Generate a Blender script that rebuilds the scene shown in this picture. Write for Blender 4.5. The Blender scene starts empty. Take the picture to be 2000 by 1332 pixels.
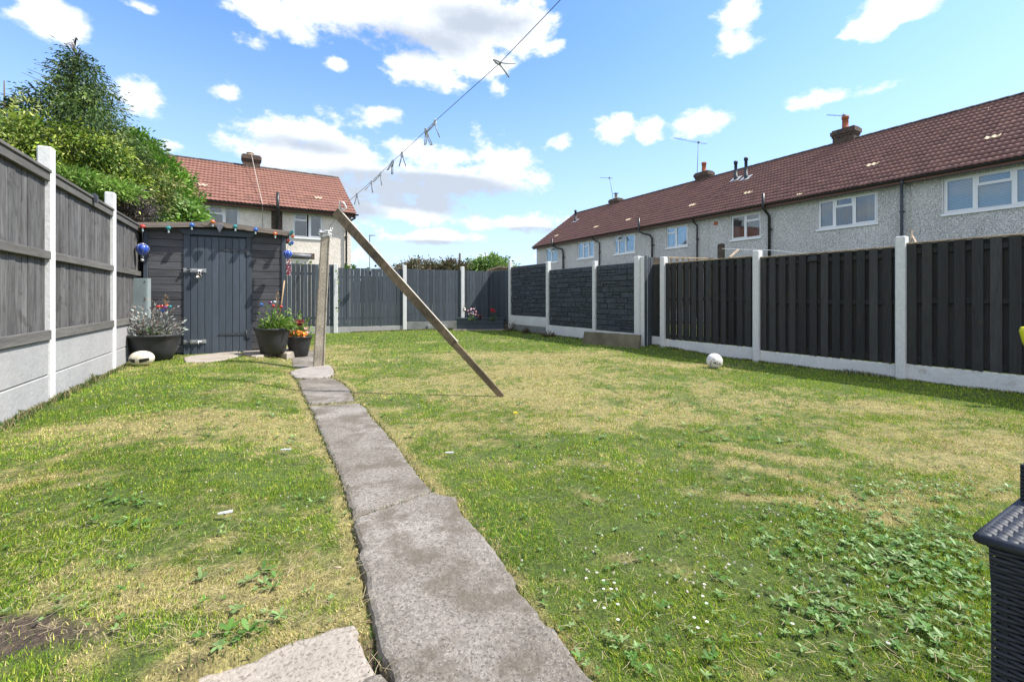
import bpy, math, random
import numpy as np
from mathutils import Matrix, Vector

random.seed(7)
rng = np.random.default_rng(7)
scene = bpy.context.scene
COL = scene.collection

# ------------------------------------------------------------------ camera, world, sun, exposure
F, HZ, H = 889.0, 583.0, 0.98          # focal length in photo pixels, horizon row, eye height
cam_d = bpy.data.cameras.new('camera'); cam = bpy.data.objects.new('camera', cam_d); COL.objects.link(cam)
cam_d.sensor_width = 36.0; cam_d.lens = 36.0 * F / 2000.0
cam_d.shift_y = -(666.0 - HZ) / 2000.0
cam_d.clip_start = 0.05; cam_d.clip_end = 2000
cam.location = (0, 0, H); cam.rotation_euler = (math.radians(90), 0, 0)
scene.camera = cam

SUN_AZ, SUN_EL = math.radians(88.0), math.radians(53.0)       # azimuth measured from +Y towards +X
sun_dir = Vector((math.sin(SUN_AZ) * math.cos(SUN_EL), math.cos(SUN_AZ) * math.cos(SUN_EL), math.sin(SUN_EL)))
sd = bpy.data.lights.new('sun', 'SUN'); sd.energy = 3.3; sd.angle = math.radians(0.6); sd.color = (1.0, 0.96, 0.89)
sun = bpy.data.objects.new('sun', sd); COL.objects.link(sun)
sun.rotation_euler = sun_dir.to_track_quat('Z', 'Y').to_euler()
scene.view_settings.view_transform = 'Standard'; scene.view_settings.look = 'None'
scene.view_settings.gamma = 1.0; scene.view_settings.use_curve_mapping = False
scene.view_settings.exposure = 1.25
scene.render.engine = 'CYCLES'
scene.cycles.max_bounces = 6; scene.cycles.diffuse_bounces = 3; scene.cycles.transparent_max_bounces = 8
scene.cycles.use_denoising = True

def az_el(px, py):
    x, z = (px - 1000) / F, (HZ - py) / F
    return math.atan2(x, 1.0), math.atan2(z, math.hypot(x, 1.0))

def build_world():
    w = bpy.data.worlds.new('World'); scene.world = w; w.use_nodes = True
    nt = w.node_tree; N = nt.nodes; L = nt.links; N.clear()
    def nd(t, **k):
        n = N.new(t)
        for a, b in k.items(): setattr(n, a, b)
        return n
    def put(sock, v):
        if isinstance(v, (int, float)): sock.default_value = v
        elif isinstance(v, tuple): sock.default_value = v
        else: L.new(v, sock)
    def m(op, a, b=0.0, c=0.0, clamp=False):
        n = nd('ShaderNodeMath', operation=op); n.use_clamp = clamp
        put(n.inputs[0], a); put(n.inputs[1], b); put(n.inputs[2], c); return n.outputs[0]
    def vm(op, a, b=(0, 0, 0)):
        n = nd('ShaderNodeVectorMath', operation=op); put(n.inputs[0], a); put(n.inputs[1], b); return n
    tc = nd('ShaderNodeTexCoord').outputs['Generated']
    sky = nd('ShaderNodeTexSky', sky_type='NISHITA'); sky.sun_disc = False
    sky.sun_elevation = SUN_EL; sky.sun_rotation = SUN_AZ; sky.air_density = 1.0; sky.dust_density = 0.6; sky.ozone_density = 1.6
    sep = nd('ShaderNodeSeparateXYZ'); L.new(tc, sep.inputs[0])
    az = m('ARCTAN2', sep.outputs[0], sep.outputs[1])
    el = m('ARCSINE', sep.outputs[2])
    comb = nd('ShaderNodeCombineXYZ'); L.new(az, comb.inputs[0]); L.new(el, comb.inputs[1])
    ae = comb.outputs[0]
    # soft, slightly flattened noise that breaks up the cloud outlines
    stretch = vm('MULTIPLY', tc, (1.0, 1.0, 1.7)).outputs[0]
    def noise(scale, detail, rough, vec=stretch):
        n = nd('ShaderNodeTexNoise'); n.inputs['Scale'].default_value = scale; n.inputs['Detail'].default_value = detail
        n.inputs['Roughness'].default_value = rough; L.new(vec, n.inputs['Vector']); return n.outputs['Fac']
    n1 = noise(5.0, 9, 0.62); n2 = noise(17.0, 7, 0.6)
    def blobs(lst):
        acc = None
        for (px, py, rx, ry, wt) in lst:
            a0, e0 = az_el(px, py)
            a1, _ = az_el(px + rx, py); _, e1 = az_el(px, py - ry)
            sx, sy = 1 / max(abs(a1 - a0), .004), 1 / max(abs(e1 - e0), .004)
            d = vm('SUBTRACT', ae, (a0, e0, 0)).outputs[0]
            d = vm('MULTIPLY', d, (sx, sy, 0)).outputs[0]
            ln = vm('LENGTH', d).outputs['Value']
            v = m('MULTIPLY_ADD', ln, -wt, wt)
            if acc is None: acc = v
            else:
                sm = nd('ShaderNodeMath', operation='SMOOTH_MAX'); L.new(acc, sm.inputs[0]); L.new(v, sm.inputs[1]); sm.inputs[2].default_value = .25
                acc = sm.outputs[0]
        return acc
    body = blobs([(560, 45, 110, 62, 1), (700, 20, 200, 85, 1.2), (860, 25, 190, 95, 1.2), (1010, 55, 150, 60, 1), (1090, 85, 50, 30, .7), (505, 90, 55, 32, .8),
                  (830, 140, 90, 42, .9), (930, 122, 75, 45, 1), (770, 152, 30, 24, .6), (650, 130, 34, 24, .6),
                  (560, 255, 150, 50, .9), (690, 220, 95, 48, .8), (450, 275, 70, 30, .6), (350, 285, 40, 26, .55),
                  (600, 320, 130, 60, 1.1), (780, 330, 240, 72, 2.2), (900, 335, 150, 60, 1.6), (640, 345, 130, 62, 1.6), (960, 330, 110, 62, 1.1), (700, 390, 210, 60, 1.2), (830, 400, 120, 30, .6),
                  (860, 465, 115, 20, 1.1), (1020, 438, 150, 26, 1.0), (840, 505, 180, 16, .4), (830, 422, 50, 14, .5),
                  (285, 197, 60, 42, 1), (100, 30, 82, 42, 1), (445, 180, 40, 25, .8), (270, 12, 40, 15, .6),
                  (1430, 85, 62, 42, .95), (1440, 35, 48, 42, .9), (1715, 50, 72, 44, 1), (1775, 20, 70, 36, .9),
                  (1190, 253, 52, 32, 1.1), (1268, 252, 34, 22, .7), (1372, 240, 66, 34, 1), (1600, 193, 80, 24, .9), (1715, 175, 75, 22, .8),
                  (1100, 280, 32, 16, .5), (970, 172, 22, 16, .5)])
    # unseen cloud outside the sky modelled above, thickened to add white fill light
    n3 = noise(1.6, 3, .5)
    fwd = m('SMOOTHSTEP' if False else 'MULTIPLY', sep.outputs[1], -3.0)
    outside = m('MULTIPLY', m('ADD', fwd, 1.2, clamp=True), m('MULTIPLY_ADD', n3, 4.0, -1.45))
    outside = m('MINIMUM', outside, m('MULTIPLY_ADD', m('ADD', fwd, 1.2, clamp=True), 3.0, -2.0))
    body = m('MAXIMUM', body, outside)
    edge = m('ADD', m('MULTIPLY_ADD', n1, 3.6, -1.92), m('MULTIPLY_ADD', n2, 1.5, -.76))
    dens = m('ADD', m('MINIMUM', body, .82), edge)
    mr = nd('ShaderNodeMapRange'); mr.interpolation_type = 'SMOOTHSTEP'; L.new(dens, mr.inputs[0])
    mr.inputs[1].default_value = -.05; mr.inputs[2].default_value = .50
    mask = mr.outputs[0]
    base = blobs([(790, 372, 260, 46, 1.5), (640, 405, 150, 34, 1), (900, 400, 130, 26, .6), (860, 476, 105, 9, .8), (1030, 452, 120, 12, .8),
                  (760, 70, 170, 40, .45), (950, 45, 120, 34, .35), (600, 285, 120, 20, .4)])
    gm = nd('ShaderNodeMapRange'); gm.interpolation_type = 'SMOOTHSTEP'; L.new(m('ADD', base, m('MULTIPLY_ADD', n1, 1.2, -.6)), gm.inputs[0])
    gm.inputs[1].default_value = -.1; gm.inputs[2].default_value = .45
    soft = nd('ShaderNodeMapRange'); L.new(n2, soft.inputs[0]); soft.inputs[1].default_value = .3; soft.inputs[2].default_value = .75
    def mix(f, a, b, bt='MIX'):
        x = nd('ShaderNodeMix', data_type='RGBA', blend_type=bt); put(x.inputs[0], f); put(x.inputs[6], a); put(x.inputs[7], b); return x.outputs[2]
    white = mix(soft.outputs[0], (.44, .47, .51, 1), (.60, .60, .60, 1))
    cl = mix(gm.outputs[0], white, (.275, .305, .35, 1))
    # clear sky: nishita scaled to a daylight level, tinted; paler towards the horizon
    hs = nd('ShaderNodeHueSaturation'); hs.inputs['Saturation'].default_value = 1.18; hs.inputs['Value'].default_value = .124
    L.new(sky.outputs[0], hs.inputs['Color'])
    clear = mix(1.0, hs.outputs[0], SKY_TINT, 'MULTIPLY')
    hz = nd('ShaderNodeMapRange'); hz.interpolation_type = 'SMOOTHSTEP'; L.new(el, hz.inputs[0])
    hz.inputs[1].default_value = -.05; hz.inputs[2].default_value = .55; hz.inputs[3].default_value = .80; hz.inputs[4].default_value = 0.0
    clear = mix(hz.outputs[0], clear, (.29, .375, .49, 1))
    col = mix(m('MULTIPLY', mask, .96), clear, cl)
    bg = nd('ShaderNodeBackground'); L.new(col, bg.inputs[0]); bg.inputs[1].default_value = 1.0
    out = nd('ShaderNodeOutputWorld'); L.new(bg.outputs[0], out.inputs[0])
    w.cycles.sampling_method = 'MANUAL'; w.cycles.sample_map_resolution = 512
SKY_TINT = (.97, .985, 1.09, 1)
build_world()

# ------------------------------------------------------------------ general helpers
W = {}
def link(o, parent=None, world=None):
    COL.objects.link(o)
    world = world if world is not None else Matrix.Identity(4)
    W[o.name] = world
    if parent is not None:
        o.parent = parent
        o.matrix_local = W[parent.name].inverted() @ world
    else: o.matrix_local = world
    return o

def tag(o, label=None, cat=None, group=None, kind=None):
    if label: o['label'] = label
    if cat: o['category'] = cat
    if group: o['group'] = group
    if kind: o['kind'] = kind
    return o

def empty(name, loc, label=None, cat=None, group=None, kind=None):
    o = bpy.data.objects.new(name, None); o.empty_display_size = .1
    link(o, None, Matrix.Translation(Vector(loc)))
    return tag(o, label, cat, group, kind)

class MB:
    """collects shapes (world coordinates) into one mesh"""
    def __init__(s): s.v = []; s.f = []; s.sm = []; s.uvc = None
    def add(s, vs, fs, smooth=False):
        b = len(s.v); s.v.extend([tuple(v) for v in vs]); s.f.extend([tuple(b + i for i in f) for f in fs]); s.sm.extend([smooth] * len(fs)); return s
    def box(s, x0, x1, y0, y1, z0, z1):
        return s.fbox(WORLD, x0, x1, y0, y1, z0, z1)
    def fbox(s, fr, s0, s1, d0, d1, z0, z1):
        vs = [fr.p(a, b, c) for c in (z0, z1) for b in (d0, d1) for a in (s0, s1)]
        return s.add(vs, [(0, 1, 3, 2), (4, 6, 7, 5), (0, 4, 5, 1), (2, 3, 7, 6), (0, 2, 6, 4), (1, 5, 7, 3)])
    def hexa(s, pts):       # 8 points: bottom 4 (ccw), top 4
        return s.add(pts, [(3, 2, 1, 0), (4, 5, 6, 7), (0, 1, 5, 4), (1, 2, 6, 5), (2, 3, 7, 6), (3, 0, 4, 7)])
    def bar(s, a, b, w, h, up=(0, 0, 1)):
        a, b = Vector(a), Vector(b); d = (b - a).normalized(); u = Vector(up)
        if abs(d.dot(u)) > .99: u = Vector((1, 0, 0))
        x = d.cross(u).normalized() * w / 2; y = x.normalized().cross(d).normalized() * h / 2
        return s.hexa([a - x - y, a + x - y, a + x + y, a - x + y, b - x - y, b + x - y, b + x + y, b - x + y])
    def tube(s, pts, r, n=8, cap=True, closed=False):
        pts = [Vector(p) for p in pts]; k = len(pts); rs = r if isinstance(r, (list, tuple)) else [r] * k
        vs = []; prev = None
        for i, p in enumerate(pts):
            if closed: t = (pts[(i + 1) % k] - pts[i - 1])
            else: t = (pts[min(i + 1, k - 1)] - pts[max(i - 1, 0)])
            t.normalize()
            if prev is None:
                u = Vector((0, 0, 1)) if abs(t.z) < .9 else Vector((1, 0, 0))
                x = t.cross(u).normalized()
            else: x = (prev - t * prev.dot(t)).normalized()
            prev = x; y = t.cross(x)
            for j in range(n):
                a = 2 * math.pi * j / n; vs.append(p + (x * math.cos(a) + y * math.sin(a)) * rs[i])
        fs = []
        for i in range(k if closed else k - 1):
            for j in range(n):
                i2 = (i + 1) % k
                fs.append((i * n + j, i * n + (j + 1) % n, i2 * n + (j + 1) % n, i2 * n + j))
        if cap and not closed: fs += [tuple(range(n - 1, -1, -1)), tuple((k - 1) * n + j for j in range(n))]
        return s.add(vs, fs, True)
    def lathe(s, c, prof, n=24, sx=1, sy=1):
        vs = []; c = Vector(c)
        for (r, z) in prof:
            for j in range(n):
                a = 2 * math.pi * j / n; vs.append(c + Vector((r * math.cos(a) * sx, r * math.sin(a) * sy, z)))
        fs = [(i * n + j, i * n + (j + 1) % n, (i + 1) * n + (j + 1) % n, (i + 1) * n + j) for i in range(len(prof) - 1) for j in range(n)]
        fs += [tuple(range(n - 1, -1, -1)), tuple((len(prof) - 1) * n + j for j in range(n))]
        return s.add(vs, fs, True)
    def ball(s, c, r, n=12, m=8, sx=1, sy=1, sz=1):
        return s.lathe(c, [(max(r * math.sin(math.pi * i / m), r * .01) * 1, -r * sz * math.cos(math.pi * i / m)) for i in range(m + 1)], n, sx, sy)
    def build(s, name, mat, parent=None, origin=None):
        o = Vector(origin) if origin is not None else (W[parent.name].translation if parent is not None else Vector((0, 0, 0)))
        me = bpy.data.meshes.new(name)
        me.from_pydata([(v[0] - o.x, v[1] - o.y, v[2] - o.z) for v in s.v], [], s.f)
        me.polygons.foreach_set('use_smooth', s.sm)
        me.materials.append(mat); me.update()
        ob = bpy.data.objects.new(name, me)
        return link(ob, parent, Matrix.Translation(o))

class Fr:
    """a facade frame: s runs along ex, d outwards along n, z up"""
    def __init__(s, o, ex, n=None):
        s.o = Vector((o[0], o[1], 0)); s.ex = Vector((ex[0], ex[1], 0)).normalized()
        s.n = Vector((n[0], n[1], 0)).normalized() if n else Vector((s.ex.y, -s.ex.x, 0))
    def p(s, a, d, z): v = s.o + s.ex * a + s.n * d; return Vector((v.x, v.y, z))
    def m(s, a, d, z):
        p = s.p(a, d, z); M = Matrix.Identity(4)
        for i in range(3): M[i][0] = s.ex[i]; M[i][1] = s.n[i]; M[i][3] = p[i]
        return M
WORLD = Fr((0, 0), (1, 0), (0, 1))

_boxes = {}
def chamfer_box(l, t, h, mat, b):
    key = (round(l, 3), round(t, 3), round(h, 3), mat.name, b)
    if key in _boxes: return _boxes[key]
    l, t, h = key[:3]; c = min(b, l * .3, t * .3, h * .3)
    me = bpy.data.meshes.new('board')
    D = (l, t, h); vs = []; idx = {}
    for X in (0, 1):
        for Y in (0, 1):
            for Z in (0, 1):
                cor = (X, Y, Z)
                for ax in range(3):
                    idx[(X, Y, Z, ax)] = len(vs)
                    vs.append(tuple((D[k] if cor[k] else 0) if k == ax else ((D[k] - c) if cor[k] else c) for k in range(3)))
    fs = []
    for ax in range(3):
        o1, o2 = [k for k in range(3) if k != ax]
        for sgn in (0, 1):
            q = []
            for (u, v) in ((0, 0), (1, 0), (1, 1), (0, 1)):
                c3 = [0, 0, 0]; c3[ax] = sgn; c3[o1] = u; c3[o2] = v; q.append(idx[(c3[0], c3[1], c3[2], ax)])
            fs.append(tuple(q))
    for ax in range(3):      # edges parallel to ax
        o1, o2 = [k for k in range(3) if k != ax]
        for u in (0, 1):
            for v in (0, 1):
                q = []
                for e, a2 in ((0, o1), (0, o2), (1, o2), (1, o1)):
                    c3 = [0, 0, 0]; c3[ax] = e; c3[o1] = u; c3[o2] = v; q.append(idx[(c3[0], c3[1], c3[2], a2)])
                fs.append(tuple(q))
    for X in (0, 1):
        for Y in (0, 1):
            for Z in (0, 1): fs.append(tuple(idx[(X, Y, Z, a)] for a in range(3)))
    me.from_pydata(vs, [], fs)
    import bmesh
    bm = bmesh.new(); bm.from_mesh(me); bmesh.ops.recalc_face_normals(bm, faces=bm.faces); bm.to_mesh(me); bm.free()
    me.materials.append(mat); _boxes[key] = me
    return me

def bx(name, fr, s0, s1, d0, d1, z0, z1, mat, parent=None, b=.004, lean=0.0, twist=0.0):
    """one board / block as its own object, sharing mesh data with equal ones"""
    me = chamfer_box(s1 - s0, d1 - d0, z1 - z0, mat, b)
    o = bpy.data.objects.new(name, me)
    M = fr.m(s0, d0, z0)
    if lean or twist: M = M @ Matrix.Rotation(lean, 4, 'Y') @ Matrix.Rotation(twist, 4, 'Z')
    return link(o, parent, M)

def px_at(px, py, Y): return Vector(((px - 1000) / F * Y, Y, H + (HZ - py) / F * Y))
def px_g(px, py, z=0.0):
    Y = (H - z) * F / (py - HZ); return Vector(((px - 1000) / F * Y, Y, z))
def px_plane(px, py, pt, n):
    d = Vector(((px - 1000) / F, 1, (HZ - py) / F)); c = Vector((0, 0, H)); n = Vector(n)
    return c + d * ((Vector(pt) - c).dot(n) / d.dot(n))

# ------------------------------------------------------------------ numpy value noise
def _lat(seed):
    r = np.random.default_rng(seed); return r.random((256, 256))
_L = {}
def vnoise(x, y, seed):
    if seed not in _L: _L[seed] = _lat(seed)
    t = _L[seed]; xi = np.floor(x).astype(int); yi = np.floor(y).astype(int); fx = x - xi; fy = y - yi
    fx = fx * fx * (3 - 2 * fx); fy = fy * fy * (3 - 2 * fy)
    g = lambda a, b: t[a & 255, b & 255]
    return (g(xi, yi) * (1 - fx) + g(xi + 1, yi) * fx) * (1 - fy) + (g(xi, yi + 1) * (1 - fx) + g(xi + 1, yi + 1) * fx) * fy
def fbm(x, y, scale, seed, octv=4, gain=.5):
    x = np.asarray(x, float) * scale + 40; y = np.asarray(y, float) * scale + 40; a = 1.0; s = 0; t = 0
    for i in range(octv):
        s = s + a * vnoise(x, y, seed + i); t += a; a *= gain; x = x * 2.03 + 3.1; y = y * 2.03 + 1.7
    return s / t
def sstep(a, b, x):
    t = np.clip((x - a) / (b - a), 0, 1); return t * t * (3 - 2 * t)

# ------------------------------------------------------------------ materials
def material(name, base, rough=.8, var=.15, vscale=4.0, dark=None, bump=.0, bscale=40.0, ang=0.0, stretch=(1, 1, 1),
             rnd=.0, spots=None, spec=.5, metal=0.0, grain=0.0, gscale=60.0, coat=0.0, attr=None, transl=0.0, stain=None):
    """procedural surface: large + fine noise in world space, optional stretched grain, speckle, per-object variation"""
    mt = bpy.data.materials.new(name); mt.use_nodes = True; nt = mt.node_tree; N = nt.nodes; L = nt.links
    bs = N['Principled BSDF']; out = N['Material Output']
    geo = N.new('ShaderNodeNewGeometry'); oi = N.new('ShaderNodeObjectInfo')
    mp = N.new('ShaderNodeMapping'); mp.inputs['Rotation'].default_value = (0, 0, ang)
    mp.vector_type = 'TEXTURE'; mp.inputs['Scale'].default_value = stretch
    off = N.new('ShaderNodeVectorMath'); off.operation = 'MULTIPLY_ADD'
    cmb = N.new('ShaderNodeCombineXYZ')
    for i in range(3): L.new(oi.outputs['Random'], cmb.inputs[i])
    L.new(cmb.outputs[0], off.inputs[0]); off.inputs[1].default_value = (13.7, 7.3, 5.1) if rnd else (0, 0, 0)
    L.new(geo.outputs['Position'], mp.inputs['Vector']); L.new(mp.outputs[0], off.inputs[2])
    V = off.outputs[0]
    def noise(sc, det=4, ro=.55, vec=V):
        n = N.new('ShaderNodeTexNoise'); n.inputs['Scale'].default_value = sc; n.inputs['Detail'].default_value = det
        n.inputs['Roughness'].default_value = ro; L.new(vec, n.inputs['Vector']); return n.outputs['Fac']
    def mixc(f, a, b, bt='MIX'):
        x = N.new('ShaderNodeMix'); x.data_type = 'RGBA'; x.blend_type = bt
        for s_, v in ((x.inputs[0], f), (x.inputs[6], a), (x.inputs[7], b)):
            if isinstance(v, (int, float, tuple)): s_.default_value = v
            else: L.new(v, s_)
        return x.outputs[2]
    def rng_(v, a, b, c, d):
        x = N.new('ShaderNodeMapRange'); L.new(v, x.inputs[0])
        for i, k in enumerate((a, b, c, d)): x.inputs[i + 1].default_value = k
        return x.outputs[0]
    base4 = tuple(base) + (1,)
    if attr:
        at = N.new('ShaderNodeAttribute'); at.attribute_name = attr; col = at.outputs['Color']
    else: col = base4
    n1 = noise(vscale, 5)
    if var:
        d4 = tuple(dark) + (1,) if dark else tuple(c * (1 - var * 2) for c in base) + (1,)
        if attr: col = mixc(rng_(n1, .3, .7, 0, var), col, (0, 0, 0, 1))
        else: col = mixc(rng_(n1, .35, .68, 0, 1), base4, d4)
    if grain:
        g = noise(gscale, 6, .65)
        col = mixc(1.0, col, mixc(rng_(g, .3, .7, 0, 1), (1 - grain,) * 3 + (1,), (1 + grain * .6,) * 3 + (1,)), 'MULTIPLY')
    if spots:
        for (sc_, lo, hi, ccol, amt) in spots:
            n = noise(sc_, 2, .5, geo.outputs['Position']); col = mixc(rng_(n, lo, hi, 0, amt), col, tuple(ccol) + (1,))
    if stain:   # (scale, lo, hi, colour, amount)
        n = noise(stain[0], 6, .7, geo.outputs['Position']); col = mixc(rng_(n, stain[1], stain[2], 0, stain[4]), col, tuple(stain[3]) + (1,))
    if rnd:
        r = rng_(oi.outputs['Random'], 0, 1, 1 - rnd, 1 + rnd * .8)
        cc = N.new('ShaderNodeCombineXYZ')
        for i in range(3): L.new(r, cc.inputs[i])
        col = mixc(1.0, col, cc.outputs[0], 'MULTIPLY')
    if isinstance(col, tuple): bs.inputs['Base Color'].default_value = col
    else: L.new(col, bs.inputs['Base Color'])
    bs.inputs['Roughness'].default_value = rough; bs.inputs['Specular IOR Level'].default_value = spec
    bs.inputs['Metallic'].default_value = metal; bs.inputs['Coat Weight'].default_value = coat
    if bump:
        b = N.new('ShaderNodeBump'); b.inputs['Strength'].default_value = 1.0; b.inputs['Distance'].default_value = bump
        L.new(noise(bscale, 6, .65), b.inputs['Height']); L.new(b.outputs[0], bs.inputs['Normal'])
    if transl:
        tr = N.new('ShaderNodeBsdfTranslucent'); ms = N.new('ShaderNodeMixShader'); ms.inputs[0].default_value = transl
        if isinstance(col, tuple): tr.inputs[0].default_value = col
        else: L.new(col, tr.inputs[0])
        L.new(bs.outputs[0], ms.inputs[1]); L.new(tr.outputs[0], ms.inputs[2]); L.new(ms.outputs[0], out.inputs[0])
    return mt

A_G = math.atan2(.5, 1)       # direction of the shed front
M = {}
M['lawn'] = material('lawn_soil', (.1, .1, .05), .95, var=.55, vscale=38, attr='Col', bump=.018, bscale=70, grain=.75, gscale=150)
M['grass'] = material('grass_blade', (.1, .2, .04), .6, var=0, attr='Col', transl=.32, spec=.3)
M['leaf'] = material('leaf', (.1, .2, .04), .5, var=0, attr='Col', transl=.28, spec=.35)
M['petal'] = material('petal', (.8, .8, .8), .6, var=0, attr='Col', transl=.2)
M['ground'] = material('far_ground', (.09, .11, .05), .95, var=.2, vscale=.5)
M['slab'] = material('aggregate_concrete', (.315, .283, .24), .92, var=.32, vscale=2.4, dark=(.165, .14, .105), grain=.5, gscale=60, bump=.007, bscale=95,
                     spots=[(120, .53, .64, (.06, .052, .042), .75), (170, .58, .70, (.50, .46, .41), .45)], stain=(3.3, .49, .57, (.11, .09, .062), .70))
M['slab_pale'] = material('pale_concrete', (.42, .365, .30), .92, var=.12, vscale=3, grain=.2, gscale=60, bump=.006, bscale=90, spots=[(85, .56, .64, (.16, .13, .10), .7)])
M['pad'] = material('mortar_pad', (.34, .30, .26), .9, var=.15, vscale=8, bump=.008, bscale=50)
M['wood_grey'] = material('weathered_wood', (.15, .147, .142), .9, var=.3, vscale=14, dark=(.075, .07, .065), stretch=(1, 1, 9), grain=.5, gscale=60, bump=.004, bscale=60, rnd=.25,
                          spots=[(9, .60, .66, (.05, .045, .04), .6)])
M['wood_rail'] = material('weathered_rail', (.17, .16, .145), .9, var=.2, vscale=2, dark=(.08, .075, .065), ang=math.atan2(1.689, -.934), stretch=(12, 1, 1), grain=.35, gscale=55, bump=.0025, bscale=60, rnd=.15)
M['blue_fence'] = material('slate_painted_board', (.064, .080, .098), .75, var=.12, vscale=1.5, dark=(.044, .055, .068), stretch=(1, 1, 12), grain=.3, gscale=50, bump=.002, bscale=50, rnd=.24,
                           stain=(9, .73, .78, (.3, .3, .3), .5))
M['black_fence'] = material('black_stained_board', (.042, .043, .043), .8, var=.2, vscale=1.5, dark=(.014, .014, .014), stretch=(1, 1, 12), grain=.35, gscale=50, bump=.002, bscale=50, rnd=.36,
                            stain=(4, .55, .72, (.045, .044, .022), .6))
M['black_rail'] = material('black_stained_rail', (.02, .021, .021), .8, var=.2, vscale=1.5, bump=.002, bscale=50, rnd=.1)
M['white_post'] = material('white_painted_concrete', (.66, .66, .65), .8, var=.0, grain=.12, gscale=25, bump=.004, bscale=30, stain=(7, .60, .74, (.42, .36, .30), .55))
M['white_board'] = material('white_painted_gravel_board', (.70, .70, .69), .8, var=.05, vscale=3, grain=.08, gscale=20, bump=.012, bscale=14, stain=(5, .60, .70, (.30, .25, .20), .5))
M['white_wall'] = material('whitewashed_board', (.385, .378, .37), .85, var=.06, vscale=3, grain=.08, gscale=20, bump=.006, bscale=22, stain=(4, .58, .72, (.36, .31, .26), .45))
M['grey_board'] = material('grey_concrete_board', (.22, .23, .22), .9, var=.15, vscale=4, bump=.004, bscale=40)
M['brick'] = material('slate_painted_stone', (.064, .075, .087), .6, var=.2, vscale=9, bump=.045, bscale=16, rnd=.25, grain=.25, gscale=30)
M['shed_board'] = material('shed_siding', (.10, .10, .108), .85, var=.2, vscale=2.5, dark=(.058, .058, .064), ang=A_G, stretch=(12, 1, 1), grain=.4, gscale=45, bump=.003, bscale=45, rnd=.2)
M['shed_door'] = material('shed_door_paint', (.066, .086, .112), .65, var=.12, vscale=1.5, dark=(.050, .064, .082), stretch=(1, 1, 12), grain=.22, gscale=45, bump=.002, bscale=45, rnd=.12)
M['shed_trim'] = material('shed_trim_paint', (.055, .071, .094), .7, var=.12, vscale=2, bump=.002, bscale=50, rnd=.08)
M['fascia'] = material('weathered_fascia', (.27, .22, .18), .85, var=.3, vscale=3, dark=(.13, .105, .085), ang=A_G, stretch=(10, 1, 1), grain=.35, gscale=50, bump=.003, bscale=50)
M['felt'] = material('roof_felt', (.07, .07, .07), .95, var=.2, bump=.003, bscale=90)
M['steel'] = material('galvanised_steel', (.55, .56, .57), .38, var=.15, vscale=30, metal=.85, bump=.0006, bscale=60)
M['iron'] = material('dark_ironwork', (.05, .06, .07), .6, var=.2, vscale=20, bump=.001, bscale=60)
M['brass'] = material('old_padlock_metal', (.62, .58, .52), .35, var=.2, vscale=40, metal=.8)
M['metal_box'] = material('grey_green_metal', (.27, .32, .32), .5, var=.1, vscale=4, bump=.001, bscale=20)
M['pot'] = material('black_plastic', (.034, .036, .040), .55, var=.2, vscale=5, bump=.0008, bscale=60, stain=(6, .56, .75, (.12, .10, .075), .5))
M['soil'] = material('potting_soil', (.06, .042, .028), .95, var=.3, vscale=30, bump=.02, bscale=40)
M['post_conc'] = material('old_concrete_post', (.45, .39, .31), .9, var=.15, vscale=5, grain=.3, gscale=45, bump=.007, bscale=55, spots=[(70, .60, .68, (.14, .12, .09), .8)], stain=(3, .6, .74, (.55, .52, .46), .4))
M['prop'] = material('timber_prop', (.235, .17, .098), .75, var=.35, vscale=2.2, dark=(.085, .065, .038), ang=0, grain=.4, gscale=26, bump=.002, bscale=50, stain=(2.3, .58, .68, (.035, .03, .025), .85))
M['prop_edge'] = material('timber_prop_edge', (.48, .43, .35), .7, var=.2, vscale=6, bump=.001, bscale=50)
M['lintel'] = material('mossy_lintel', (.19, .165, .105), .9, var=.25, vscale=3, bump=.004, bscale=40, grain=.2)
M['upvc'] = material('white_window_frame', (.80, .81, .82), .35, var=.03, vscale=3)
M['render_grey'] = material('grey_pebbledash', (.60, .585, .56), .95, var=.10, vscale=.8, grain=.1, gscale=9, bump=.02, bscale=20,
                            spots=[(36, .50, .60, (.115, .115, .12), .72), (27, .55, .65, (.86, .85, .82), .7)], stain=(1.1, .58, .72, (.22, .23, .26), .3))
M['render_cream'] = material('cream_pebbledash', (.84, .76, .66), .95, var=.10, vscale=.9, grain=.1, gscale=8, bump=.02, bscale=16,
                             spots=[(24, .54, .64, (.33, .29, .25), .42)])
M['tile_l'] = material('terracotta_tile', (.265, .125, .088), .8, var=.25, vscale=2.5, dark=(.235, .105, .08), rnd=.16, grain=.2, gscale=25, bump=.004, bscale=30)
M['tile_r'] = material('brown_red_tile', (.25, .122, .092), .8, var=.3, vscale=1.8, dark=(.195, .10, .085), rnd=.2, grain=.25, gscale=25, bump=.004, bscale=30)
M['ridge'] = material('mossy_ridge_tile', (.10, .085, .075), .9, var=.3, vscale=4, bump=.01, bscale=20, rnd=.2)
M['gutter'] = material('black_gutter', (.018, .017, .018), .4, var=.1)
M['pipe_blue'] = material('grey_blue_pipe', (.05, .06, .085), .5, var=.1)
M['brickwork'] = material('sooty_chimney_brick', (.13, .085, .06), .9, var=.35, vscale=8, dark=(.05, .04, .035), grain=.4, gscale=12, bump=.02, bscale=14, stain=(3, .58, .7, (.3, .24, .10), .5))
M['clay'] = material('clay_chimney_pot', (.42, .13, .06), .8, var=.2, vscale=8)
M['clay_pale'] = material('pale_chimney_pot', (.5, .38, .26), .85, var=.2, vscale=8)
M['vent'] = material('pale_vent_tile', (.62, .50, .34), .85, var=.2, vscale=8)
M['lead'] = material('lead_flashing', (.45, .46, .48), .6, var=.15)
M['alu'] = material('dull_aluminium', (.2, .21, .23), .5, var=.1)
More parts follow.
